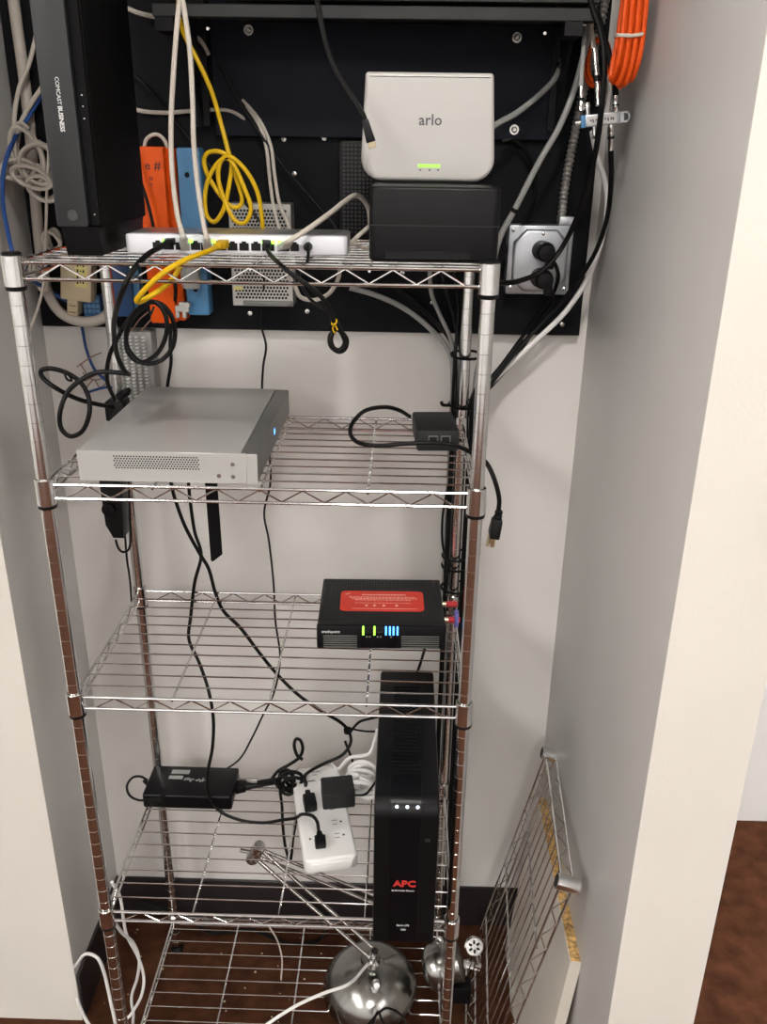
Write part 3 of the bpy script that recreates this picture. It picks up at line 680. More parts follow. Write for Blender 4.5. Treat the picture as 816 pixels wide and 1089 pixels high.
# yellow coil behind the switch
bm = NB()
tube(bm, px([(225, -190, .242), (205, -130, .20), (193, -40, .215), (190, 5, .235), (193, 28, .255), (200, 45, .26), (214, 72, .26), (226, 100, .26), (236, 135, .26), (242, 158, .25), (245, 168, .25), (250, 185, .25), (257, 208, .25), (256, 218, .25), (247, 220, .25), (234, 207, .25), (222, 188, .25), (217, 172, .25), (222, 162, .25), (236, 162, .25), (246, 172, .25), (244, 195, .245), (238, 222, .245), (228, 236, .245), (219, 226, .245), (219, 200, .245), (228, 178, .245), (240, 168, .245), (249, 176, .24), (260, 200, .24), (267, 222, .24), (260, 237, .24), (248, 232, .24), (236, 205, .245), (232, 185, .245), (236, 170, .245), (246, 167, .24), (262, 182, .24), (274, 205, .24), (279, 235, .245), (280, 262, .25)]), .0033, 8, 8)
yo = tag(obj('yellow_network_cable', bm, 'yellow_cable'), 'yellow network cable coiled in loops behind the network switch', 'cable')
bm = NB(); lathe(bm, [(.004, -.002), (.0085, -.002), (.0085, .002), (.004, .002)], 12, frame_to(at(244, 167, y=.247), at(247, 175, y=.247)), False, False); obj('tie', bm, 'black_plastic', yo, True)

# black box and white base station
t = thing('black_media_box', 'black rectangular box under the white base station on the top shelf', 'box', (.519, .11, Z1))
b = NB(); prism(b, rrect(.4385, .6015, .042, .20, .010), Z1+.001, 1.648, None, .004, 3); obj('case', b, 'black_plastic', t, True)
b = NB(); box(b, .4383, .6017, .0415, .10, Z1+.044, Z1+.0452); obj('seam', b, 'rail_grey', t, True)
b = NB(); box(b, .459, .567, .0413, .043, Z1+.004, Z1+.014, .0006, 1); obj('front_flap', b, 'black_plastic', t, True)
t = thing('white_base_station', 'white rounded camera base station standing on the black box', 'base station', (.509, .16, 1.648))
zz0 = 1.651; zz1 = at(457, 77, y=.16).z
xl, xr = at(383, 160, y=.16).x, at(528, 160, y=.16).x; tl, tr = at(389, 80, y=.16).x, at(525.5, 80, y=.16).x
out = []
for x, z in rrect(0, 1, 0, zz1-zz0, .004, 6): pass
hh = zz1-zz0
for x, z in rrect(xl, xr, zz0, zz1, .0045, 7, .030):
    f = max(0, min(1, (z-zz0)/hh)); l = xl+(tl-xl)*f; r = xr+(tr-xr)*f
    out.append((l+(x-xl)/(xr-xl)*(r-l), z))
b = NB(); prism(b, out, -.0295, .0295, Matrix.Translation((0, .185, 0)) @ FRONT, .006, 4); obj('shell', b, 'white_plastic', t, True)
b = NB(); box(b, .452, .570, .165, .205, 1.648, 1.653, .001); obj('foot', b, 'rail_grey', t, True)
fy = .185-.0295
b = NB(); p = at(458, 128, y=fy); text(b, 'arlo', .0190, Matrix.Translation((p.x, fy-.0002, p.z)) @ FRONT, .0002, space=1.02, bold=.00025); obj('logo', b, 'grey_ink', t, True)
b = NB(); p = at(456.5, 176.5, y=fy); box(b, p.x-.0150, p.x+.0150, fy-.0004, fy+.001, p.z-.0022, p.z+.0022, .0003, 1); obj('status_bar', b, 'green_led_soft', t, True)
b = NB()
for du in (-10, 0, 9):
    p = at(457+du, 181, y=fy); box(b, p.x-.0014, p.x+.0014, fy-.0003, fy+.001, p.z-.0008, p.z+.0010)
obj('status_icons', b, 'grey_ink', t, True)
o = cable('black_network_cable', 'black cable hanging unplugged in front of the white base station', 'cable', px([(335, -190, .242), (328, -110, .165), (331, -25, .14), (338, 5, .135), (345, 40, .13), (354, 68, .125), (367, 92, .12), (379, 110, .115), (386, 122, .112), (389, 130, .112)]), .0036, 'black_cable', n=8)
bm = NB(); T = frame_to(at(392, 141, y=.112), at(388, 127, y=.112)); box(bm, -.0072, .0072, -.006, .006, -.012, .016, .0015, 2, T, .72); obj('boot', bm, 'black_plastic', o, True)
bm = NB(); box(bm, -.0064, .0064, -.0048, .0048, -.0190, -.010, .0006, 1, T); obj('plug', bm, 'beige_plastic', o, True)

# ------------------------------------------------------------------ second shelf
Z4TMP = SHELF_Z[3]+.0026; Z4 = Z4TMP
Z2 = SHELF_Z[1]+.0026
t = thing('silver_appliance', 'flat silver rack appliance with perforated side on the second shelf', 'appliance', (.168, .18, Z2))
Z2T = Z2+.0445
b = NB(); box(b, .047, .268, .009, .353, Z2+.0015, Z2T, .0012, 2); obj('case', b, 'silver_metal', t, True)
b = NB(); box(b, .2685, .2905, .0085, .353, Z2+.0015, Z2T-.001, .0015, 2); obj('bezel', b, 'silver_dark', t, True)
b = NB(); box(b, .276, .2912, .0065, .0085, Z2+.0013, Z2T, .0006, 1); obj('end_cap', b, 'silver_metal', t, True)
b = NB(); box(b, .0465, .276, .0068, .009, Z2+.0015, Z2T+.0006, .0006, 1); obj('side_panel', b, 'silver_metal', t, True)
b = NB()
a0 = at(121, 485, y=.0068); a1 = at(213, 499, y=.0068); nn = 30
for i in range(nn):
    for j in range(6):
        x = a0.x+(a1.x-a0.x)*(i+.5*(j % 2))/nn; z = a0.z+(a1.z-a0.z)*j/5
        lathe(b, [(0, 0), (.00125, 0), (.00125, .0003), (0, .0003)], 6, Matrix.Translation((x, .0069, z)) @ FRONT, False, False)
stuff(obj('perforation', b, 'hole_dark', t, True))
for i, (u, v) in enumerate(((91, 488), (92, 501), (107, 501), (170, 505), (247.5, 494), (233, 506), (248, 507))):
    b = NB(); lathe(b, [(0, 0), (.0030, 0), (.0030, .0006), (.0012, .0006), (.0010, .0002), (0, .0002)], 10, Matrix.Translation(at(u, v, y=.0068)) @ FRONT, False, False); obj('screw', b, 'silver_metal' if i < 4 else 'chrome_dull', t, True)
for x in (.075, .255):
    for y in (.03, .31):
        b = NB(); lathe(b, [(0, -.001), (.008, -.001), (.008, .002), (0, .002)], 12, Matrix.Translation((x, y, Z2)), False, False); obj('foot', b, 'black_plastic', t, True)
b = NB(); box(b, .2903, .2908, .172, .180, Z2+.020, Z2+.028); obj('status_light', b, 'blue_led', t, True)

t = thing('power_injector', 'black power injector box at the right end of the second shelf', 'power injector', (.541, .165, Z2), 4)
b = NB(); box(b, -.032, .032, 0, .105, .001, .034, .003, 2); obj('case', b, 'charcoal_plastic', t)
for x in (-.008, .011):
    b = NB(); box(b, x-.0075, x+.0075, -.0012, .002, .013, .026, .0006, 1); j = obj('jack_frame', b, 'silver_dark', t)
    b = NB(); box(b, x-.0058, x+.0058, -.0022, .002, .014, .0245, .0003, 1); obj('jack', b, 'hole_dark', t)
b = NB(); lathe(b, [(0, 0), (.0015, 0), (.0015, .001), (0, .001)], 8, Matrix.Translation((-.022, .02, .034)), False, False); obj('status_lamp', b, 'grey_plastic', t)
o = cable('power_cable', 'black power cord looping left of the injector and hanging past the front post', 'cord', [at(436, 443, z=Z2+.022)]+px([(424, 436, .25), (408, 433, .235), (388, 437, .22), (375, 450, .20), (373, 462, .17), (382, 471, .14), (402, 474, .125), (430, 472, .125), (460, 471, .125), (480, 473, .13), (497, 479, .11), (510, 487, .09), (518, 493, .07), (526, 510, .055), (531, 530, .05), (530, 546, .05)]), .0034, 'black_cable', n=8)
bm = NB(); pA, pB = px([(531, 543, .05), (523, 580, .05)]); T = frame_to(pA, pB)
lathe(bm, [(0, 0), (.0052, 0), (.0060, .003), (.0048, .006), (.0064, .009), (.0052, .012), (.0070, .014), (0, .014)], 12, T, False, False)
T2 = frame_to(pA, pB)
prism(bm, [(-.0075, .013), (.0075, .013), (.0125, .030), (.0125, .040), (-.0125, .040), (-.0125, .030)], -.0075, .0075, T2 @ Matrix(((1, 0, 0, 0), (0, 0, 1, 0), (0, 1, 0, 0), (0, 0, 0, 1))), .002)
obj('plug_body', bm, 'black_plastic', o, True)
for dx in (-.006, .006):
    bm = NB(); box(bm, dx-.0008, dx+.0008, -.003, .003, .039, .055, T=T2); obj('blade', bm, 'brass', o, True)
bm = NB(); tube(bm, [T2 @ Vector((0, .006, .039)), T2 @ Vector((0, .006, .057))], .0024, 8, 1); obj('ground_pin', bm, 'brass', o, True)

# brick hanging under the second shelf
t = thing('hanging_power_adapter', 'black power adapter hanging under the left of the second shelf', 'power adapter', at(125, 580, y=.14))
c0 = at(104, 513, y=.13); c1 = at(134, 574, y=.13)
b = NB(); prism(b, [(c0.x, c0.z), (c1.x+.001, c0.z), (c1.x-.005, c1.z), (c0.x+.012, c1.z), (c0.x+.002, c1.z+.022)], -.016, .016, Matrix.Translation((0, .15, 0)) @ FRONT, .002); obj('case', b, 'black_plastic', t, True)
b = NB(); lathe(b, [(0, 0), (.011, 0), (.010, .006), (0, .007)], 16, Matrix.Translation(at(116, 541, y=.134)) @ FRONT, False, False); obj('round_plug', b, 'black_matte', t, True)
cable('power_lead', 'thin black lead curling from the bottom of the hanging adapter up the rear post', 'cable', px([(123, 574, .15), (126, 583, .15), (131, 587, .15), (137, 584, .16), (139, 572, .18), (138, 545, .22), (137, 512, .26)]), .0020, 'black_cable')
cable('power_lead', 'thin black lead running down beside the rear left post', 'cable', px([(133, 570, .30), (135, 595, .31), (138, 615, .322), (140, 640, .325)]), .0020, 'black_cable')
b = NB(); s0, s1 = at(218, 512, y=.12), at(231, 512, y=.12); zb = at(225, 597, y=.12).z
prism(b, [(s0.x, s0.z), (s1.x, s1.z), (s1.x+.001, zb+.013), (s0.x+.004, zb), (s0.x+.001, zb+.002)], -.0012, .0012, Matrix.Translation((0, .12, 0)) @ FRONT)
tag(obj('velcro_strap', b, 'black_matte'), 'flat black strap hanging below the silver appliance', 'strap')
# black plugs cluster behind the silver appliance
t = thing('adapter_plug_cluster', 'black adapter with plugged leads at the rear left of the silver appliance', 'power adapter', at(125, 432, z=Z2))
c = at(124, 425, y=.315)
b = NB(); box(b, c.x-.012, c.x+.020, .285, .325, Z2+.001, Z2+.034, .003); obj('case', b, 'black_plastic', t, True)
b = NB(); lathe(b, [(0, 0), (.008, 0), (.007, .02), (.004, .026), (0, .026)], 12, frame_to(c+Vector((.012, -.02, .010)), c+Vector((.04, -.03, .03))), False, False); obj('plug', b, 'black_plastic', t, True)
# black cables at left of second shelf
cable('black_network_cable', 'black cable making a large loop left of the silver appliance', 'cable', px([(138, 398, .20), (122, 396, .20), (104, 396, .20), (88, 403, .20), (72, 417, .19), (64, 438, .18), (65, 455, .18), (75, 464, .18), (88, 458, .18), (95, 440, .18), (94, 422, .19), (86, 407, .20), (72, 397, .20), (55, 392, .20), (44, 394, .20), (46, 402, .20), (60, 413, .20), (82, 424, .22), (104, 430, .25), (122, 433, .29)]), .0037, 'black_cable', n=8)
bm = NB(); tube(bm, px([(69, 397, .193), (74, 400, .190), (76, 405, .195), (71, 403, .205)]), .0018, 6, 4, True); tag(obj('cable_tie', bm, 'black_plastic'), 'black tie on the large black loop at the left', 'cable tie')
bm = NB(); tube(bm, px([(122, 425, .28), (114, 405, .24), (116, 380, .20), (126, 358, .16), (138, 338, .13), (152, 324, .12), (168, 322, .12), (180, 332, .12), (186, 350, .12), (183, 370, .12), (170, 384, .12), (152, 386, .12), (138, 374, .12), (134, 358, .12), (138, 340, .115), (152, 324, .11), (166, 322, .11), (176, 335, .11), (177, 355, .11), (168, 375, .115), (152, 385, .12), (140, 380, .13), (134, 365, .14), (140, 340, .16), (158, 322, .2)]), .0033, 8, 7)
lo = tag(obj('black_network_cable', bm, 'black_cable'), 'black cable wound in double loop above the silver appliance', 'cable')
bm = NB(); tube(bm, px([(156, 327, .112), (159, 330, .11), (160, 335, .108), (164, 326, .112)]), .0016, 6); obj('tie', bm, 'black_plastic', lo, True)
cable('power_lead', 'black lead dropping from the orange case behind the silver appliance', 'cable', px([(184, 290, .37), (187, 310, .37), (183, 335, .385), (181, 365, .39), (182, 385, .39), (178, 412, .39), (176, 440, .38)]), .0030, 'black_cable')
cable('black_network_cable', 'black cable hanging in front of the orange case', 'cable', px([(142, 160, .36), (149, 190, .358), (157, 215, .358), (163, 240, .358), (168, 268, .36)]), .0026, 'black_cable')
# long thin lead from power supply down
cable('power_lead', 'long thin black lead from the power supply down to the fourth shelf', 'cable', px([(281, 295, .373), (280, 320, .385), (278, 345, .40), (283, 368, .40), (280, 390, .40), (279, 420, .40), (284, 460, .39), (288, 510, .39), (281, 545, .39), (286, 575, .39), (291, 620, .39), (293, 660, .385), (298, 700, .385), (292, 735, .385), (280, 760, .38), (268, 785, .37), (256, 806, .355), (240, 818, .34), (220, 826, .325), (200, 834, .31), (182, 846, .28), (172, 850, .262)]), .0020, 'black_cable')
o = cable('power_cable', 'black cord from the silver appliance down to the front plug of the power strip', 'cord', px([(200, 505, .30), (202, 530, .31), (207, 565, .32), (214, 590, .33), (207, 620, .33), (203, 655, .33), (201, 680, .32), (212, 705, .30), (222, 735, .27), (227, 765, .26), (226, 795, .255), (221, 822, .245), (222, 845, .24), (233, 862, .235), (255, 872, .225), (280, 875, .215), (300, 872, .205), (314, 870, .195), (321, 866, .178), (331, 867, .160), (337, 873, .145)])+[at(339, 883, z=Z4TMP+.046)], .0032, 'black_cable', n=8)
bm = NB(); T = frame_to(at(341, 897, z=Z4+.043), at(339, 880, z=Z4+.048)); box(bm, -.010, .010, -.009, .009, -.006, .014, .003, 2, T); box(bm, -.0065, .0065, -.006, .006, .012, .026, .002, 2, T, .7); obj('plug_body', bm, 'black_plastic', o, True)
o = cable('power_cable', 'black cord crossing under the second shelf toward the power strip', 'cord', px([(180, 505, .30), (186, 530, .31), (197, 560, .32), (212, 588, .325), (222, 605, .33), (229, 630, .335), (238, 650, .34), (256, 668, .345), (275, 693, .35), (293, 715, .355), (315, 737, .36), (340, 755, .365), (362, 768, .37), (371, 778, .37), (373, 790, .36), (364, 803, .345), (345, 812, .33), (330, 820, .31), (324, 826, .285)])+[at(326, 834, z=Z4TMP+.050)], .0034, 'black_cable', n=8)
bm = NB(); T = frame_to(at(330, 855, z=Z4+.044), at(325, 832, z=Z4+.050)); box(bm, -.012, .012, -.010, .010, -.012, .020, .003, 2, T); box(bm, -.0065, .0065, -.006, .006, .016, .034, .002, 2, T, .7); obj('plug_body', bm, 'black_plastic', o, True)
cable('power_lead', 'thin black lead leaving the cord crossing behind the tall black battery backup', 'cable', px([(373, 778, .37), (382, 768, .375), (395, 764, .38), (412, 760, .385), (430, 752, .39)]), .0028, 'black_cable')
cable('power_lead', 'thin level black lead from the cord tie to the battery backup', 'cable', px([(366, 772, .37), (378, 776, .372), (395, 778, .375), (420, 776, .38)]), .0020, 'black_cable')
cable('power_lead', 'short black lead running down from the cord tie into the white coil', 'cable', px([(367, 788, .365), (370, 796, .36), (374, 806, .35), (377, 815, .33)]), .0026, 'black_cable')
b = NB(); a = at(370, 777, y=.368); lathe(b, [(.004, -.004), (.0085, -.004), (.0085, .004), (.004, .004)], 12, frame_to(a, a+Vector((.1, 0, -1))), False, False); tag(obj('cable_tie', b, 'black_plastic'), 'black tie gathering the cords above the power strip', 'cable tie')

# right rear post bundle
post_x, post_y = W, D
def bundle(label, pts, r, m): cable('bundle_cable', label, 'cable', pts, r, m, 'cables bundled to the rear right post')
down = lambda dx, dy, zs: [Vector((W+dx, D+dy, z)) for z in zs]
bundle('thick grey cable curving from under the top shelf into the post bundle', px([(372, 306, .37), (400, 314, .37), (430, 328, .37), (458, 350, .37), (478, 375, .365)])+down(-.018, .006, (1.33, 1.25, 1.1, .95)), .0044, 'grey_cable')
bundle('black cable beside the thick grey one curving into the post bundle', px([(420, 305, .38), (445, 325, .38), (466, 345, .38), (482, 368, .37)])+down(-.014, .012, (1.33, 1.22, 1.0, .7, .4, .13)), .0040, 'black_cable')
bundle('pale grey cable dropping steeply from the top shelf into the post bundle', px([(457, 285, .38), (459, 312, .38), (468, 335, .375), (480, 362, .37)])+down(-.010, .016, (1.34, 1.25, 1.0, .7)), .0036, 'grey_cable')
bundle('black cable dropping from the black box into the post bundle', px([(470, 290, .38), (478, 320, .375), (486, 350, .37)])+down(-.004, .018, (1.36, 1.25, 1.0, .7, .4)), .0040, 'black_cable')
bundle('black cable at the front of the post bundle', px([(484, 290, .36), (488, 330, .36)])+down(-.017, -.002, (1.37, 1.28, 1.18, 1.05, .90, .75, .5, .2)), .0030, 'black_cable')
bundle('black cable arriving from the outlet box into the right of the post bundle', px([(540, 385, .40), (520, 408, .39)])+down(.016, .004, (1.30, 1.2, 1.0, .8, .6, .3, .13)), .0046, 'black_cable')
bundle('second black cable arriving from the outlet box into the right of the post bundle', px([(555, 360, .40), (525, 400, .385)])+down(.018, -.006, (1.31, 1.2, 1.0, .8, .6, .35)), .0042, 'black_cable')
bundle('grey cable arriving from the splitter into the right of the post bundle', px([(520, 330, .34), (516, 360, .345)])+down(.020, .010, (1.33, 1.22, 1.0, .8)), .0040, 'grey_cable')
bundle('thin black cable bowing out left of the rear right post', [Vector((W-.016, D-.004, 1.16)), Vector((W-.026, D-.006, 1.09)), Vector((W-.024, D-.006, 1.03)), Vector((W-.012, D-.014, .99)), Vector((W-.018, D-.010, .95)), Vector((W-.010, D-.016, .90))], .0022, 'black_cable')
for i, (zt, lab) in enumerate(((1.375, 'highest black tie on the rear right post bundle'), (1.290, 'black tie with a bent tail just above the power injector'), (1.005, 'upper black tie on the post bundle behind the third shelf router'), (.985, 'black tie just below the upper one behind the router'), (.940, 'lowest black tie on the post bundle behind the router'))):
    b = NB(); tube(b, [Vector((W+.003+.026*math.cos(a), D+.004+.020*math.sin(a), zt+.003*math.sin(a))) for a in [k*2*PI/12 for k in range(12)]], .0024, 6, 3, True)
    if i == 1: tube(b, [(W-.022, D-.004, zt), (W-.034, D-.01, zt+.002), (W-.037, D-.01, zt+.008)], .003, 6, 3)
    tag(obj('cable_tie', b, 'black_plastic'), lab, 'cable tie', 'ties on the rear post bundle')

# ------------------------------------------------------------------ third shelf: router
Z3 = SHELF_Z[2]+.0026
t = thing('router', 'black router with red label and lit front on the third shelf', 'router', (.459, .152, Z3), 1.5)
RW, RD, RH = .212, .172, .0445
b = NB(); box(b, -RW/2, RW/2, .006, RD, .002, RH, .003, 2); obj('case', b, 'charcoal_plastic', t)
b = NB(); box(b, -RW/2-.001, RW/2+.001, 0, .012, .001, RH-.0005, .003, 2); obj('front_panel', b, 'black_plastic', t)
b = NB(); box(b, -.036, .028, -.0012, .004, .003, .034, .0006, 1); obj('display_window', b, 'black_gloss', t)
for x0_, x1_ in ((-.096, -.040), (.033, .096)):
    for k in range(6):
        b = NB(); box(b, x0_, x1_, -.0018, .003, .004+k*.0042, .0054+k*.0042, .0004, 1); obj('vent_slat', b, 'silver_dark', t)
b = NB(); nx, ny = 46, 34
for i in range(nx):
    for j in range(ny):
        x = -RW/2+.006+i*(RW-.012)/(nx-1); y = .016+j*(RD-.022)/(ny-1)
        bmesh.ops.create_grid(b, x_segments=1, y_segments=1, size=.00115, matrix=Matrix.Translation((x, y, RH+.0002)))
stuff(obj('vent_holes', b, 'hole_dark', t))
b = NB(); prism(b, rrect(-.071, .073, .050, .122, .009), RH+.0001, RH+.0008); lbl = obj('red_label', b, 'red_label', t)
b = NB(); rnd = random.Random(3); zt = RH+.0009
def dashes(y, x0, x1, h, gap=.0016):
    x = x0
    while x < x1:
        l = rnd.uniform(.002, .006); box(b, x, min(x+l, x1), y-h/2, y+h/2, zt-.0004, zt+.0001); x += l+gap
dashes(.108, -.034, .042, .0030, .0008); dashes(.099, -.056, .060, .0018); dashes(.094, -.052, .062, .0018); dashes(.089, -.046, .050, .0018)
dashes(.078, -.046, .052, .0012); dashes(.058, -.05, .062, .0010, .0003)
for x in (-.026, -.012, .004, .026): lathe(b, [(0, zt-.0004), (.0032, zt-.0004), (.0032, zt+.0001), (0, zt+.0001)], 5, Matrix.Translation((x, .069, 0)), False, False)
box(b, -.064, -.054, .110, .112, zt-.0004, zt+.0001, T=Matrix.Translation((-.059, .111, 0)) @ Matrix.Rotation(.5, 4, 'Z') @ Matrix.Translation((.059, -.111, 0)))
obj('label_print', b, 'pale_ink', t)
b = NB(); text(b, 'cradlepoint', .0066, Matrix.Translation((-.0835, -.0008, .0335)) @ FRONT, .0003); obj('lettering', b, 'white_ink', t)
for x, m in ((-.0300, 'green_led'), (-.0115, 'green_led'), (.0075, 'blue_led'), (.0140, 'blue_led'), (.0200, 'blue_led'), (.0265, 'blue_led')):
    b = NB(); box(b, x-.0014, x+.0014, -.0022, .004, .0285, .0435, .0004, 1); obj('status_light', b, m, t)
b = NB()
for x in (-.024, -.019, -.006, -.001, .016): box(b, x-.0012, x+.0012, -.0016, .0, .024, .0262)
obj('status_icons', b, 'grey_cable', t)
for y in (.050, .105):
    b = NB(); lathe(b, [(0, 0), (.0048, 0), (.0048, .009), (0, .009)], 12, Matrix.Translation((RW/2, y, .030)) @ Matrix.Rotation(PI/2, 4, 'Y'), False, False); an = obj('antenna_port', b, 'brass', t)
    b = NB(); lathe(b, [(0, .008), (.0055, .008), (.0055, .026), (.004, .028), (0, .028)], 12, Matrix.Translation((RW/2, y, .030)) @ Matrix.Rotation(PI/2, 4, 'Y'), False, False); obj('port_cap', b, 'red_plastic', t)
b = NB(); box(b, RW/2+.018, RW/2+.025, .042, .058, .018, .046, .002); obj('port_tag', b, 'purple_plastic', t)
cable('power_lead', 'short black lead running down from behind the router to the battery backup', 'cable', px([(452, 690, .30), (449, 700, .31), (445, 712, .32), (440, 726, .33)]), .0028, 'black_cable')

# ------------------------------------------------------------------ fourth shelf: battery backup, brick, strip
Z4 = SHELF_Z[3]+.0026
t = thing('battery_backup', 'tall black battery backup tower with red lettering on the fourth shelf', 'battery backup', (.507, .13, Z4))
UX0, UX1, UY0, UY1, UZ1 = .4555, .5560, -.046, .318, .772
def ups_prof(y0, y1, z0, z1, r, n=8):
    P = [(y0, z0), (y1, z0), (y1, z1)]
    for i in range(n+1):
        a = math.radians(90+90*i/n); P.append((y0+r+r*math.cos(a), z1-r+r*math.sin(a)))
    return P
YZ = Matrix(((0, 0, 1, 0), (1, 0, 0, 0), (0, 1, 0, 0), (0, 0, 0, 1)))
b = NB(); prism(b, ups_prof(UY0, UY1, Z4+.001, UZ1, .030), UX0, UX1, YZ, .004, 2); obj('case', b, 'black_plastic', t, True)
b = NB(); prism(b, ups_prof(UY0-.0012, .02, Z4+.004, UZ1+.0008, .030), .480, .5285, YZ, .0006, 1); obj('front_window', b, 'black_gloss', t, True)
for k in range(26):
    y = .035+k*.0092
    if k == 0:
        b = NB(); tube(b, [(.482+i*.0052, y+.0012*(-1)**i, UZ1-.0002) for i in range(10)], .0019, 6, 2); v0 = obj('vent_rib', b, 'black_matte', t, True)
    else: like(v0, v0.location+Vector((0, .0092*k, 0)))
for u, v in ((422, 868), (433, 868), (444, 868)):
    c = at(u, v, y=-.036); b = NB(); lathe(b, [(0, 0), (.0024, 0), (.0024, .0014), (0, .0018)], 12, Matrix.Translation((c.x, UY0+.0062, UZ1-.0110)) @ Matrix.Rotation(PI/4, 4, 'X'), False, False); obj('status_light', b, 'white_led', t, True)
b = NB(); p = at(430.5, 939.5, y=UY0); text(b, 'APC', .0172, Matrix.Translation((p.x, UY0-.0014, p.z)) @ FRONT @ Matrix.Scale(1.1, 4, (1, 0, 0)), .0004, space=1.0, bold=.0006); obj('logo', b, 'red_ink', t, True)
b = NB(); p = at(428.5, 946.5, y=UY0); text(b, 'by Schneider Electric', .0042, Matrix.Translation((p.x, UY0-.0014, p.z)) @ FRONT, .0002)
p = at(428.5, 983.5, y=UY0); text(b, 'Back-UPS', .0052, Matrix.Translation((p.x, UY0-.0014, p.z)) @ FRONT, .0002)
p = at(428.5, 988, y=UY0); text(b, '1500', .0048, Matrix.Translation((p.x, UY0-.0014, p.z)) @ FRONT, .0002); obj('lettering', b, 'white_ink', t, True)
b = NB(); p = at(455, 894, y=UY0); box(b, p.x-.004, p.x+.004, UY0-.0006, UY0+.001, p.z-.003, p.z+.003, .0004, 1); obj('badge', b, 'grey_plastic', t, True)

t = thing('laptop_power_brick', 'black laptop power brick with white labels at the left of the fourth shelf', 'power adapter', (.082, .295, Z4))
b = NB(); box(b, -.006, .169, .248, .338, Z4+.0005, Z4+.034, .005, 3); obj('case', b, 'black_gloss', t, True)
b = NB(); box(b, .036, .072, .312, .324, Z4+.0337, Z4+.0343); box(b, .034, .062, .296, .306, Z4+.0337, Z4+.0343); obj('label', b, 'grey_cable', t, True)
b = NB()
rnd2 = random.Random(5)
for k in range(12): box(b, .066+k*.004, .069+k*.004, .292+rnd2.uniform(-.003, .003), .294+rnd2.uniform(.0, .008), Z4+.0337, Z4+.0342)
obj('print', b, 'grey_cable', t, True)
o = cable('power_lead', 'black lead looping out of the left end of the laptop power brick', 'cable', px([(157, 830, .29), (150, 826, .29), (141, 827, .285), (135, 836, .275), (138, 846, .262), (148, 851, .25), (160, 850, .242), (172, 847, .242), (184, 840, .28), (196, 832, .32)]), .0024, 'black_cable')
bm = NB(); lathe(bm, [(0, 0), (.0045, 0), (.004, .014), (.0028, .016), (0, .016)], 10, frame_to(Vector((-.005, .292, Z4+.02)), at(149, 826, y=.29)), False, False); obj('strain_relief', bm, 'black_plastic', o, True)
# mains lead of the brick and the tied bunch
t = thing('mains_connector', 'black mains connector plugged into the right end of the laptop power brick', 'plug', at(262, 842, y=.29))
pA = Vector((.168, .298, Z4+.016)); pB = at(288, 834, y=.30)
b = NB(); T = frame_to(pA, pB); box(b, -.013, .013, -.009, .009, .0, .022, .003, 2, T, .8); lathe(b, [(0, .02), (.008, .02), (.006, .034), (.0045, .05), (0, .05)], 12, T, False, False); obj('socket_body', b, 'black_plastic', t, True)
bm = NB()
loops(bm, at(304, 832, y=.295), .016, .022, 3, .0036, .1, .010, 0)
loops(bm, at(313, 832, y=.29), .020, .020, 2, .0036, .3, .010, 1)
tube(bm, px([(274, 836, .298), (283, 834, .298), (296, 832, .298)]), .0038, 8)
tube(bm, px([(274, 832, .30), (285, 830, .30), (300, 828, .30)]), .0038, 8)
tag(obj('tied_power_cable', bm, 'black_cable'), 'black power cord bunched in tight loops beside the power strip', 'cord')
cable('power_cable', 'black cord with narrow upright loop behind the tied cord bunch', 'cord', px([(288, 830, .32), (296, 820, .33), (308, 813, .335), (318, 806, .34), (322, 797, .345), (320, 788, .35), (315, 786, .35), (313, 793, .345), (316, 803, .34), (322, 808, .335)]), .0034, 'black_cable')
cable('power_cable', 'black cord running down from the tied bunch through the fourth shelf', 'cord', px([(298, 842, .29), (300, 858, .28), (301, 880, .26), (304, 902, .24), (309, 915, .235), (312, 890, .25), (316, 868, .262)]), .0030, 'black_cable')
cable('white_paper_tag_wire', 'thin white twist beside the top of the power strip', 'wire', px([(313, 822, .33), (318, 816, .33), (322, 812, .335)]), .0022, 'white_cable')

# power strip
ang = math.degrees(math.atan2(.378-.318, .345-.085))
t = thing('power_strip', 'white surge protector power strip lying aslant on the fourth shelf', 'power strip', (.377, .098, Z4), 12.5)
PW, PL, PH = .097, .258, .032
b = NB(); prism(b, rrect(-PW/2, PW/2, 0, PL, .012), .001, PH, None, .006, 3); obj('case', b, 'white_strip', t)
b = NB(); prism(b, rrect(-PW/2+.006, PW/2-.006, -.004, .020, .010), .006, PH-.006, None, .004, 2); obj('end_lip', b, 'white_strip', t)
def outlet(x, y, rot=0):
    bb = NB(); T = Matrix.Translation((x, y, PH)) @ Matrix.Rotation(rot, 4, 'Z')
    box(bb, -.0065, .0035, .0045, .0058, -.001, .0003, T=T); box(bb, -.0065, .0025, -.0058, -.0045, -.001, .0003, T=T)
    lathe(bb, [(0, -.001), (.0024, -.001), (.0024, .0003), (0, .0003)], 10, T @ Matrix.Translation((.010, 0, 0)), False, False)
    obj('outlet_slots', bb, 'grey_ink', t)
for y in (.055, .090, .130, .170): outlet(.020, y)
for y in (.055, .130): outlet(-.022, y, PI)
b = NB(); box(b, -.020, -.004, .212, .2145, PH-.001, PH+.0002); box(b, .006, .022, .212, .2145, PH-.001, PH+.0002); obj('slot_marks', b, 'black_ink', t)
b = NB(); [box(b, -.012+q*.0042, -.0088+q*.0042, .238, .2415, PH-.0005, PH+.0002) for q in range(5)]; [box(b, -.006+q*.0042, -.0028+q*.0042, .229, .232, PH-.0005, PH+.0002) for q in range(2)]; obj('print', b, 'grey_cable', t)
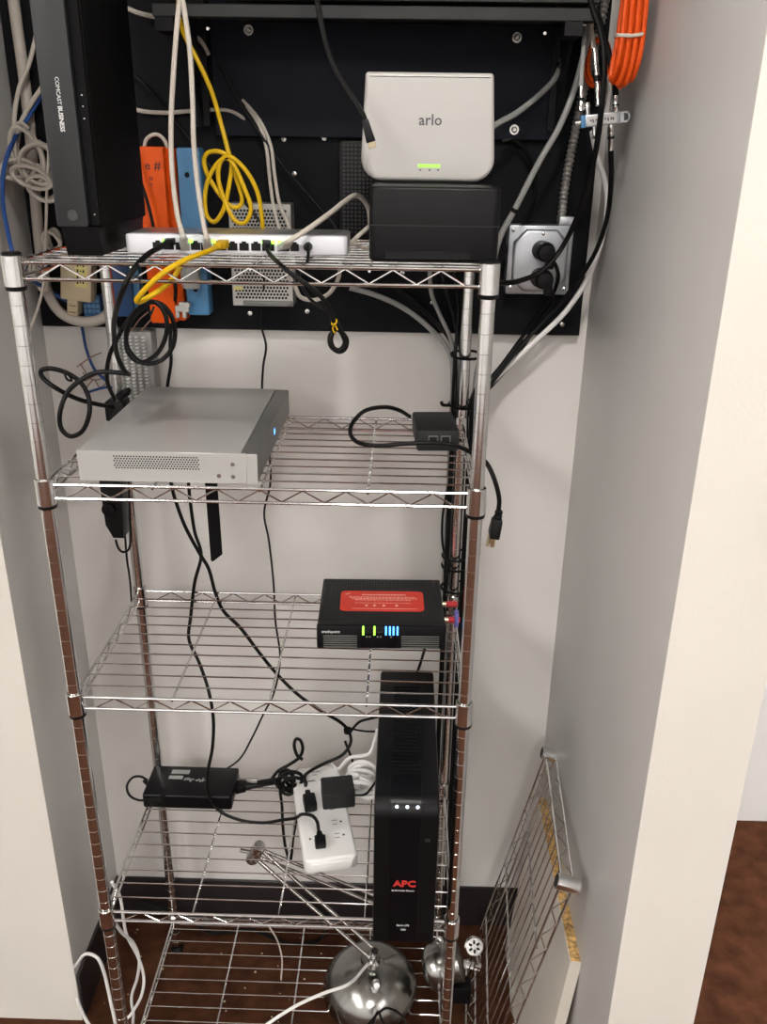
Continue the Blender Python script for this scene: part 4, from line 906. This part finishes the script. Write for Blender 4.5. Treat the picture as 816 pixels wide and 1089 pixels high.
# wall wart on the strip
t = thing('wall_adapter', 'black cube wall adapter plugged into the power strip', 'power adapter', at(360, 858, z=Z4+.034))
Tw = Matrix.Translation(at(361, 856, z=Z4+PH+.002)) @ Matrix.Rotation(math.radians(10), 4, 'Z')
b = NB(); box(b, -.032, .030, -.010, .042, -.001, .036, .003, 2, Tw); obj('case', b, 'charcoal_plastic', t, True)
cable('power_lead', 'thin black lead from the cube wall adapter behind the battery backup', 'cable', [Tw @ Vector((.028, .010, .012))]+px([(388, 845, .20), (395, 838, .215), (402, 828, .23), (410, 820, .24)]), .0022, 'black_cable')
bm = NB()
loops(bm, at(385, 824, y=.315), .028, .022, 3, .0042, .15, .012, 0); loops(bm, at(384, 836, y=.275), .026, .018, 3, .0042, -.4, .012, 2)
tube(bm, px([(352, 812, .35), (360, 818, .345), (372, 806, .34), (392, 802, .335), (398, 790, .34), (402, 775, .35)]), .0036, 8)
tag(obj('white_cable_coil', bm, 'white_strip'), 'coiled white cord between the power strip and the battery backup', 'cord')

# ------------------------------------------------------------------ bottom shelf: desk lamp and bits
Z5 = SHELF_Z[4]+.0026
t = thing('desk_lamp', 'chrome balanced-arm desk lamp lying folded on the bottom shelf', 'lamp', (.445, .18, Z5))
sc = Vector((.446, .175, Z5))
b = NB()
R0 = .097
profl = [(R0-.002, .0), (R0, .0), (R0, .006)]
for i in range(1, 13):
    a = math.radians(90*i/12); profl.append((max(.020, R0*math.cos(a)), .006+.078*math.sin(a)))
profl += [(.020, .088), (.018, .092), (0, .092)]
lathe(b, profl, 40, Matrix.Translation(sc), False, False); obj('shade', b, 'chrome_bright', t, True)
piv = at(272, 907, y=.225); sj = sc+Vector((.006, -.01, .108))
b = NB(); lathe(b, [(0, -.026), (.0115, -.026), (.013, -.022), (.013, .022), (.0115, .026), (0, .026)], 18, frame_to(piv, piv+Vector((.45, -.2, 1))), False, False); obj('elbow_joint', b, 'chrome', t, True)
b = NB(); tube(b, [piv+Vector((-.030, 0, .006)), piv], .004, 8, 1); obj('elbow_screw', b, 'chrome_dull', t, True)
for dx in (-.007, .010):
    b = NB(); o_ = Vector((dx, 0, dx*.9)); tube(b, [piv+o_, sj+o_*1.0], .0040, 10, 1); obj('upper_arm', b, 'chrome_dull', t, True)
cl = Vector((.600, .235, .205))
for dx in (-.006, .012):
    b = NB(); o_ = Vector((.0, .0, dx*1.2)); tube(b, [piv+o_, cl+o_], .0036, 10, 1); obj('lower_arm', b, 'chrome_dull', t, True)
b = NB(); lathe(b, [(0, -.022), (.007, -.022), (.008, -.018), (.008, .018), (.007, .022), (0, .022)], 14, frame_to(sj, sj+Vector((.15, -.3, 1))), False, False); tube(b, [sj+Vector((0, 0, -.02)), sc+Vector((0, 0, .088))], .006, 10, 1); obj('shade_joint', b, 'chrome', t, True)
b = NB(); lathe(b, [(0, 0), (.009, 0), (.011, .003), (.011, .009), (.007, .013), (0, .013)], 14, frame_to(sj+Vector((.0, -.006, -.012)), sj+Vector((.0, -.06, .0))), False, False); obj('shade_knob', b, 'chrome', t, True)
b = NB(); lathe(b, [(0, 0), (.009, 0), (.009, .016), (.006, .02), (0, .02)], 12, frame_to(sc+Vector((.012, -.05, .082)), sc+Vector((.016, -.075, .10))), False, False); obj('switch', b, 'chrome', t, True)
cable('lamp_cable', 'white lamp cord running from the chrome shade off the front', 'cord', [sj+Vector((-.01, -.008, -.012))]+px([(372, 1046, .09), (345, 1056, .07), (318, 1068, .05), (295, 1082, .03), (270, 1100, .01), (240, 1125, -.01)])+[Vector((.23, -.035, .10)), Vector((.21, -.05, .01)), Vector((.15, -.10, .004))], .0030, 'white_strip')
bm = NB(); tube(bm, px([(392, 1089, .06), (402, 1078, .055), (412, 1072, .05), (425, 1078, .05), (432, 1090, .04), (420, 1100, .04), (408, 1088, .05), (402, 1076, .06), (396, 1092, .06)]), .0024, 8)
tag(obj('power_lead', bm, 'black_cable'), 'thin black lead curled in front of the chrome lamp shade', 'cable')
# second chrome fitting behind the front right post
t = thing('lamp_base_fitting', 'chrome lamp base drum and vented disc behind the front right post', 'lamp part', (.575, .2, Z5))
ca = at(452, 1030, y=.17); cb = at(497, 1022, y=.17)
b = NB(); lathe(b, [(0, -.004), (.026, -.004), (.040, .004), (.044, .012), (.044, .040), (.040, .046), (.036, .05), (.036, .070), (0, .072)], 28, frame_to(ca+Vector((.004, 0, .0)), cb+Vector((0, .0, .0))), False, False); obj('drum', b, 'chrome_bright', t, True)
vc = at(504, 1006, y=.145); Td = frame_to(vc, vc+Vector((.10, -.8, .5)))
b = NB(); lathe(b, [(0, -.006), (.016, -.006), (.0185, -.002), (.0185, .004), (.016, .006), (0, .006)], 24, Td, False, False); obj('vented_disc', b, 'chrome', t, True)
b = NB()
for k in range(6): box(b, -.0020, .0020, .005, .012, .0058, .0068, .0008, 1, Td @ Matrix.Rotation(k*PI/3, 4, 'Z'))
obj('vent_slots', b, 'hole_dark', t, True)
b = NB(); q0, q1 = at(509, 1022, y=.15), at(514, 1028, y=.15); lathe(b, [(0, -.006), (.006, -.006), (.006, .006), (0, .006)], 14, frame_to(at(508, 1027, y=.15), at(515, 1029, y=.15)), False, False); tube(b, [vc+Vector((.004, 0, -.012)), at(508, 1026, y=.15)], .004, 8, 1); tube(b, [at(510, 1024, y=.15), at(511, 1016, y=.15)], .0016, 6, 1); obj('thumb_screw', b, 'chrome', t, True)
b = NB(); tube(b, px([(462, 1004, .20), (468, 998, .20), (472, 1010, .19), (468, 1016, .19)]), .005, 8); obj('hinge', b, 'chrome', t, True)
b = NB(); box(b, -.02, .02, -.015, .02, 0, .045, .006, 2, Matrix.Translation(at(490, 1062, z=Z5)+Vector((.0, 0, 0)))) ; obj('weight', b, 'black_matte', t, True)

# floor cables at lower left
cable('white_power_cable', 'white cord arching out from the left wall near the floor', 'cord', [at(80, 1028, x=-.153)]+px([(90, 1015, .12), (103, 1018, .09), (110, 1032, .085), (115, 1052, .08), (120, 1075, .07), (128, 1100, .06)])+[Vector((.025, .03, .05)), Vector((.03, -.01, .005)), Vector((.0, -.07, .004))], .0032, 'white_strip')
cable('white_power_cable', 'white cord at the bottom left corner of the photo', 'cord', [at(82, 1062, x=-.15)]+px([(87, 1075, .10), (95, 1090, .05), (110, 1105, .04)])+[Vector((.0, .01, .05)), Vector((-.005, -.03, .005)), Vector((-.05, -.08, .004))], .0032, 'white_strip')
cable('white_power_cable', 'left of two white cords twisting down inside the left of the rack', 'cord', px([(119, 938, .10), (128, 955, .11), (131, 975, .12), (135, 995, .13), (147, 1018, .14), (153, 1040, .14), (150, 1060, .13), (140, 1078, .12), (132, 1092, .11)])+[Vector((.035, .09, .03)), Vector((.04, .06, .005)), Vector((.08, .0, .004))], .0030, 'white_strip')
cable('white_power_cable', 'right of two white cords twisting down inside the left of the rack', 'cord', px([(120, 978, .06), (130, 992, .10), (142, 1003, .13), (148, 1020, .14), (146, 1040, .15), (140, 1060, .15), (142, 1078, .14), (146, 1095, .13)])+[Vector((.06, .11, .03)), Vector((.08, .08, .005)), Vector((.12, .03, .004))], .0030, 'white_strip')
cable('grey_network_cable', 'thin grey lead dangling under the front of the fourth shelf', 'cable', px([(286, 985, .14), (295, 1000, .15), (300, 1020, .15), (299, 1042, .15)]), .0016, 'white_cable')
cable('floor_cable', 'black cable lying in an arc on the carpet under the bottom shelf', 'cable', [at(150, 960, y=.40), at(200, 975, y=.40), Vector((.07, .38, .012)), Vector((.16, .395, .008)), Vector((.26, .36, .008)), Vector((.33, .385, .010)), at(330, 955, y=.425)], .004, 'black_cable')
rnd3 = random.Random(11)
bm = NB()
for k in range(60):
    x = rnd3.uniform(-.13, .45); y = rnd3.uniform(-.02, .40); s = rnd3.uniform(.0006, .0018)
    box(bm, x-s, x+s*1.4, y-s, y+s, .0005, .0005+s, T=None)
o = obj('carpet_debris', bm, 'beige_plastic'); tag(o, 'pale crumbs of plaster scattered on the brown carpet', 'debris'); stuff(o)
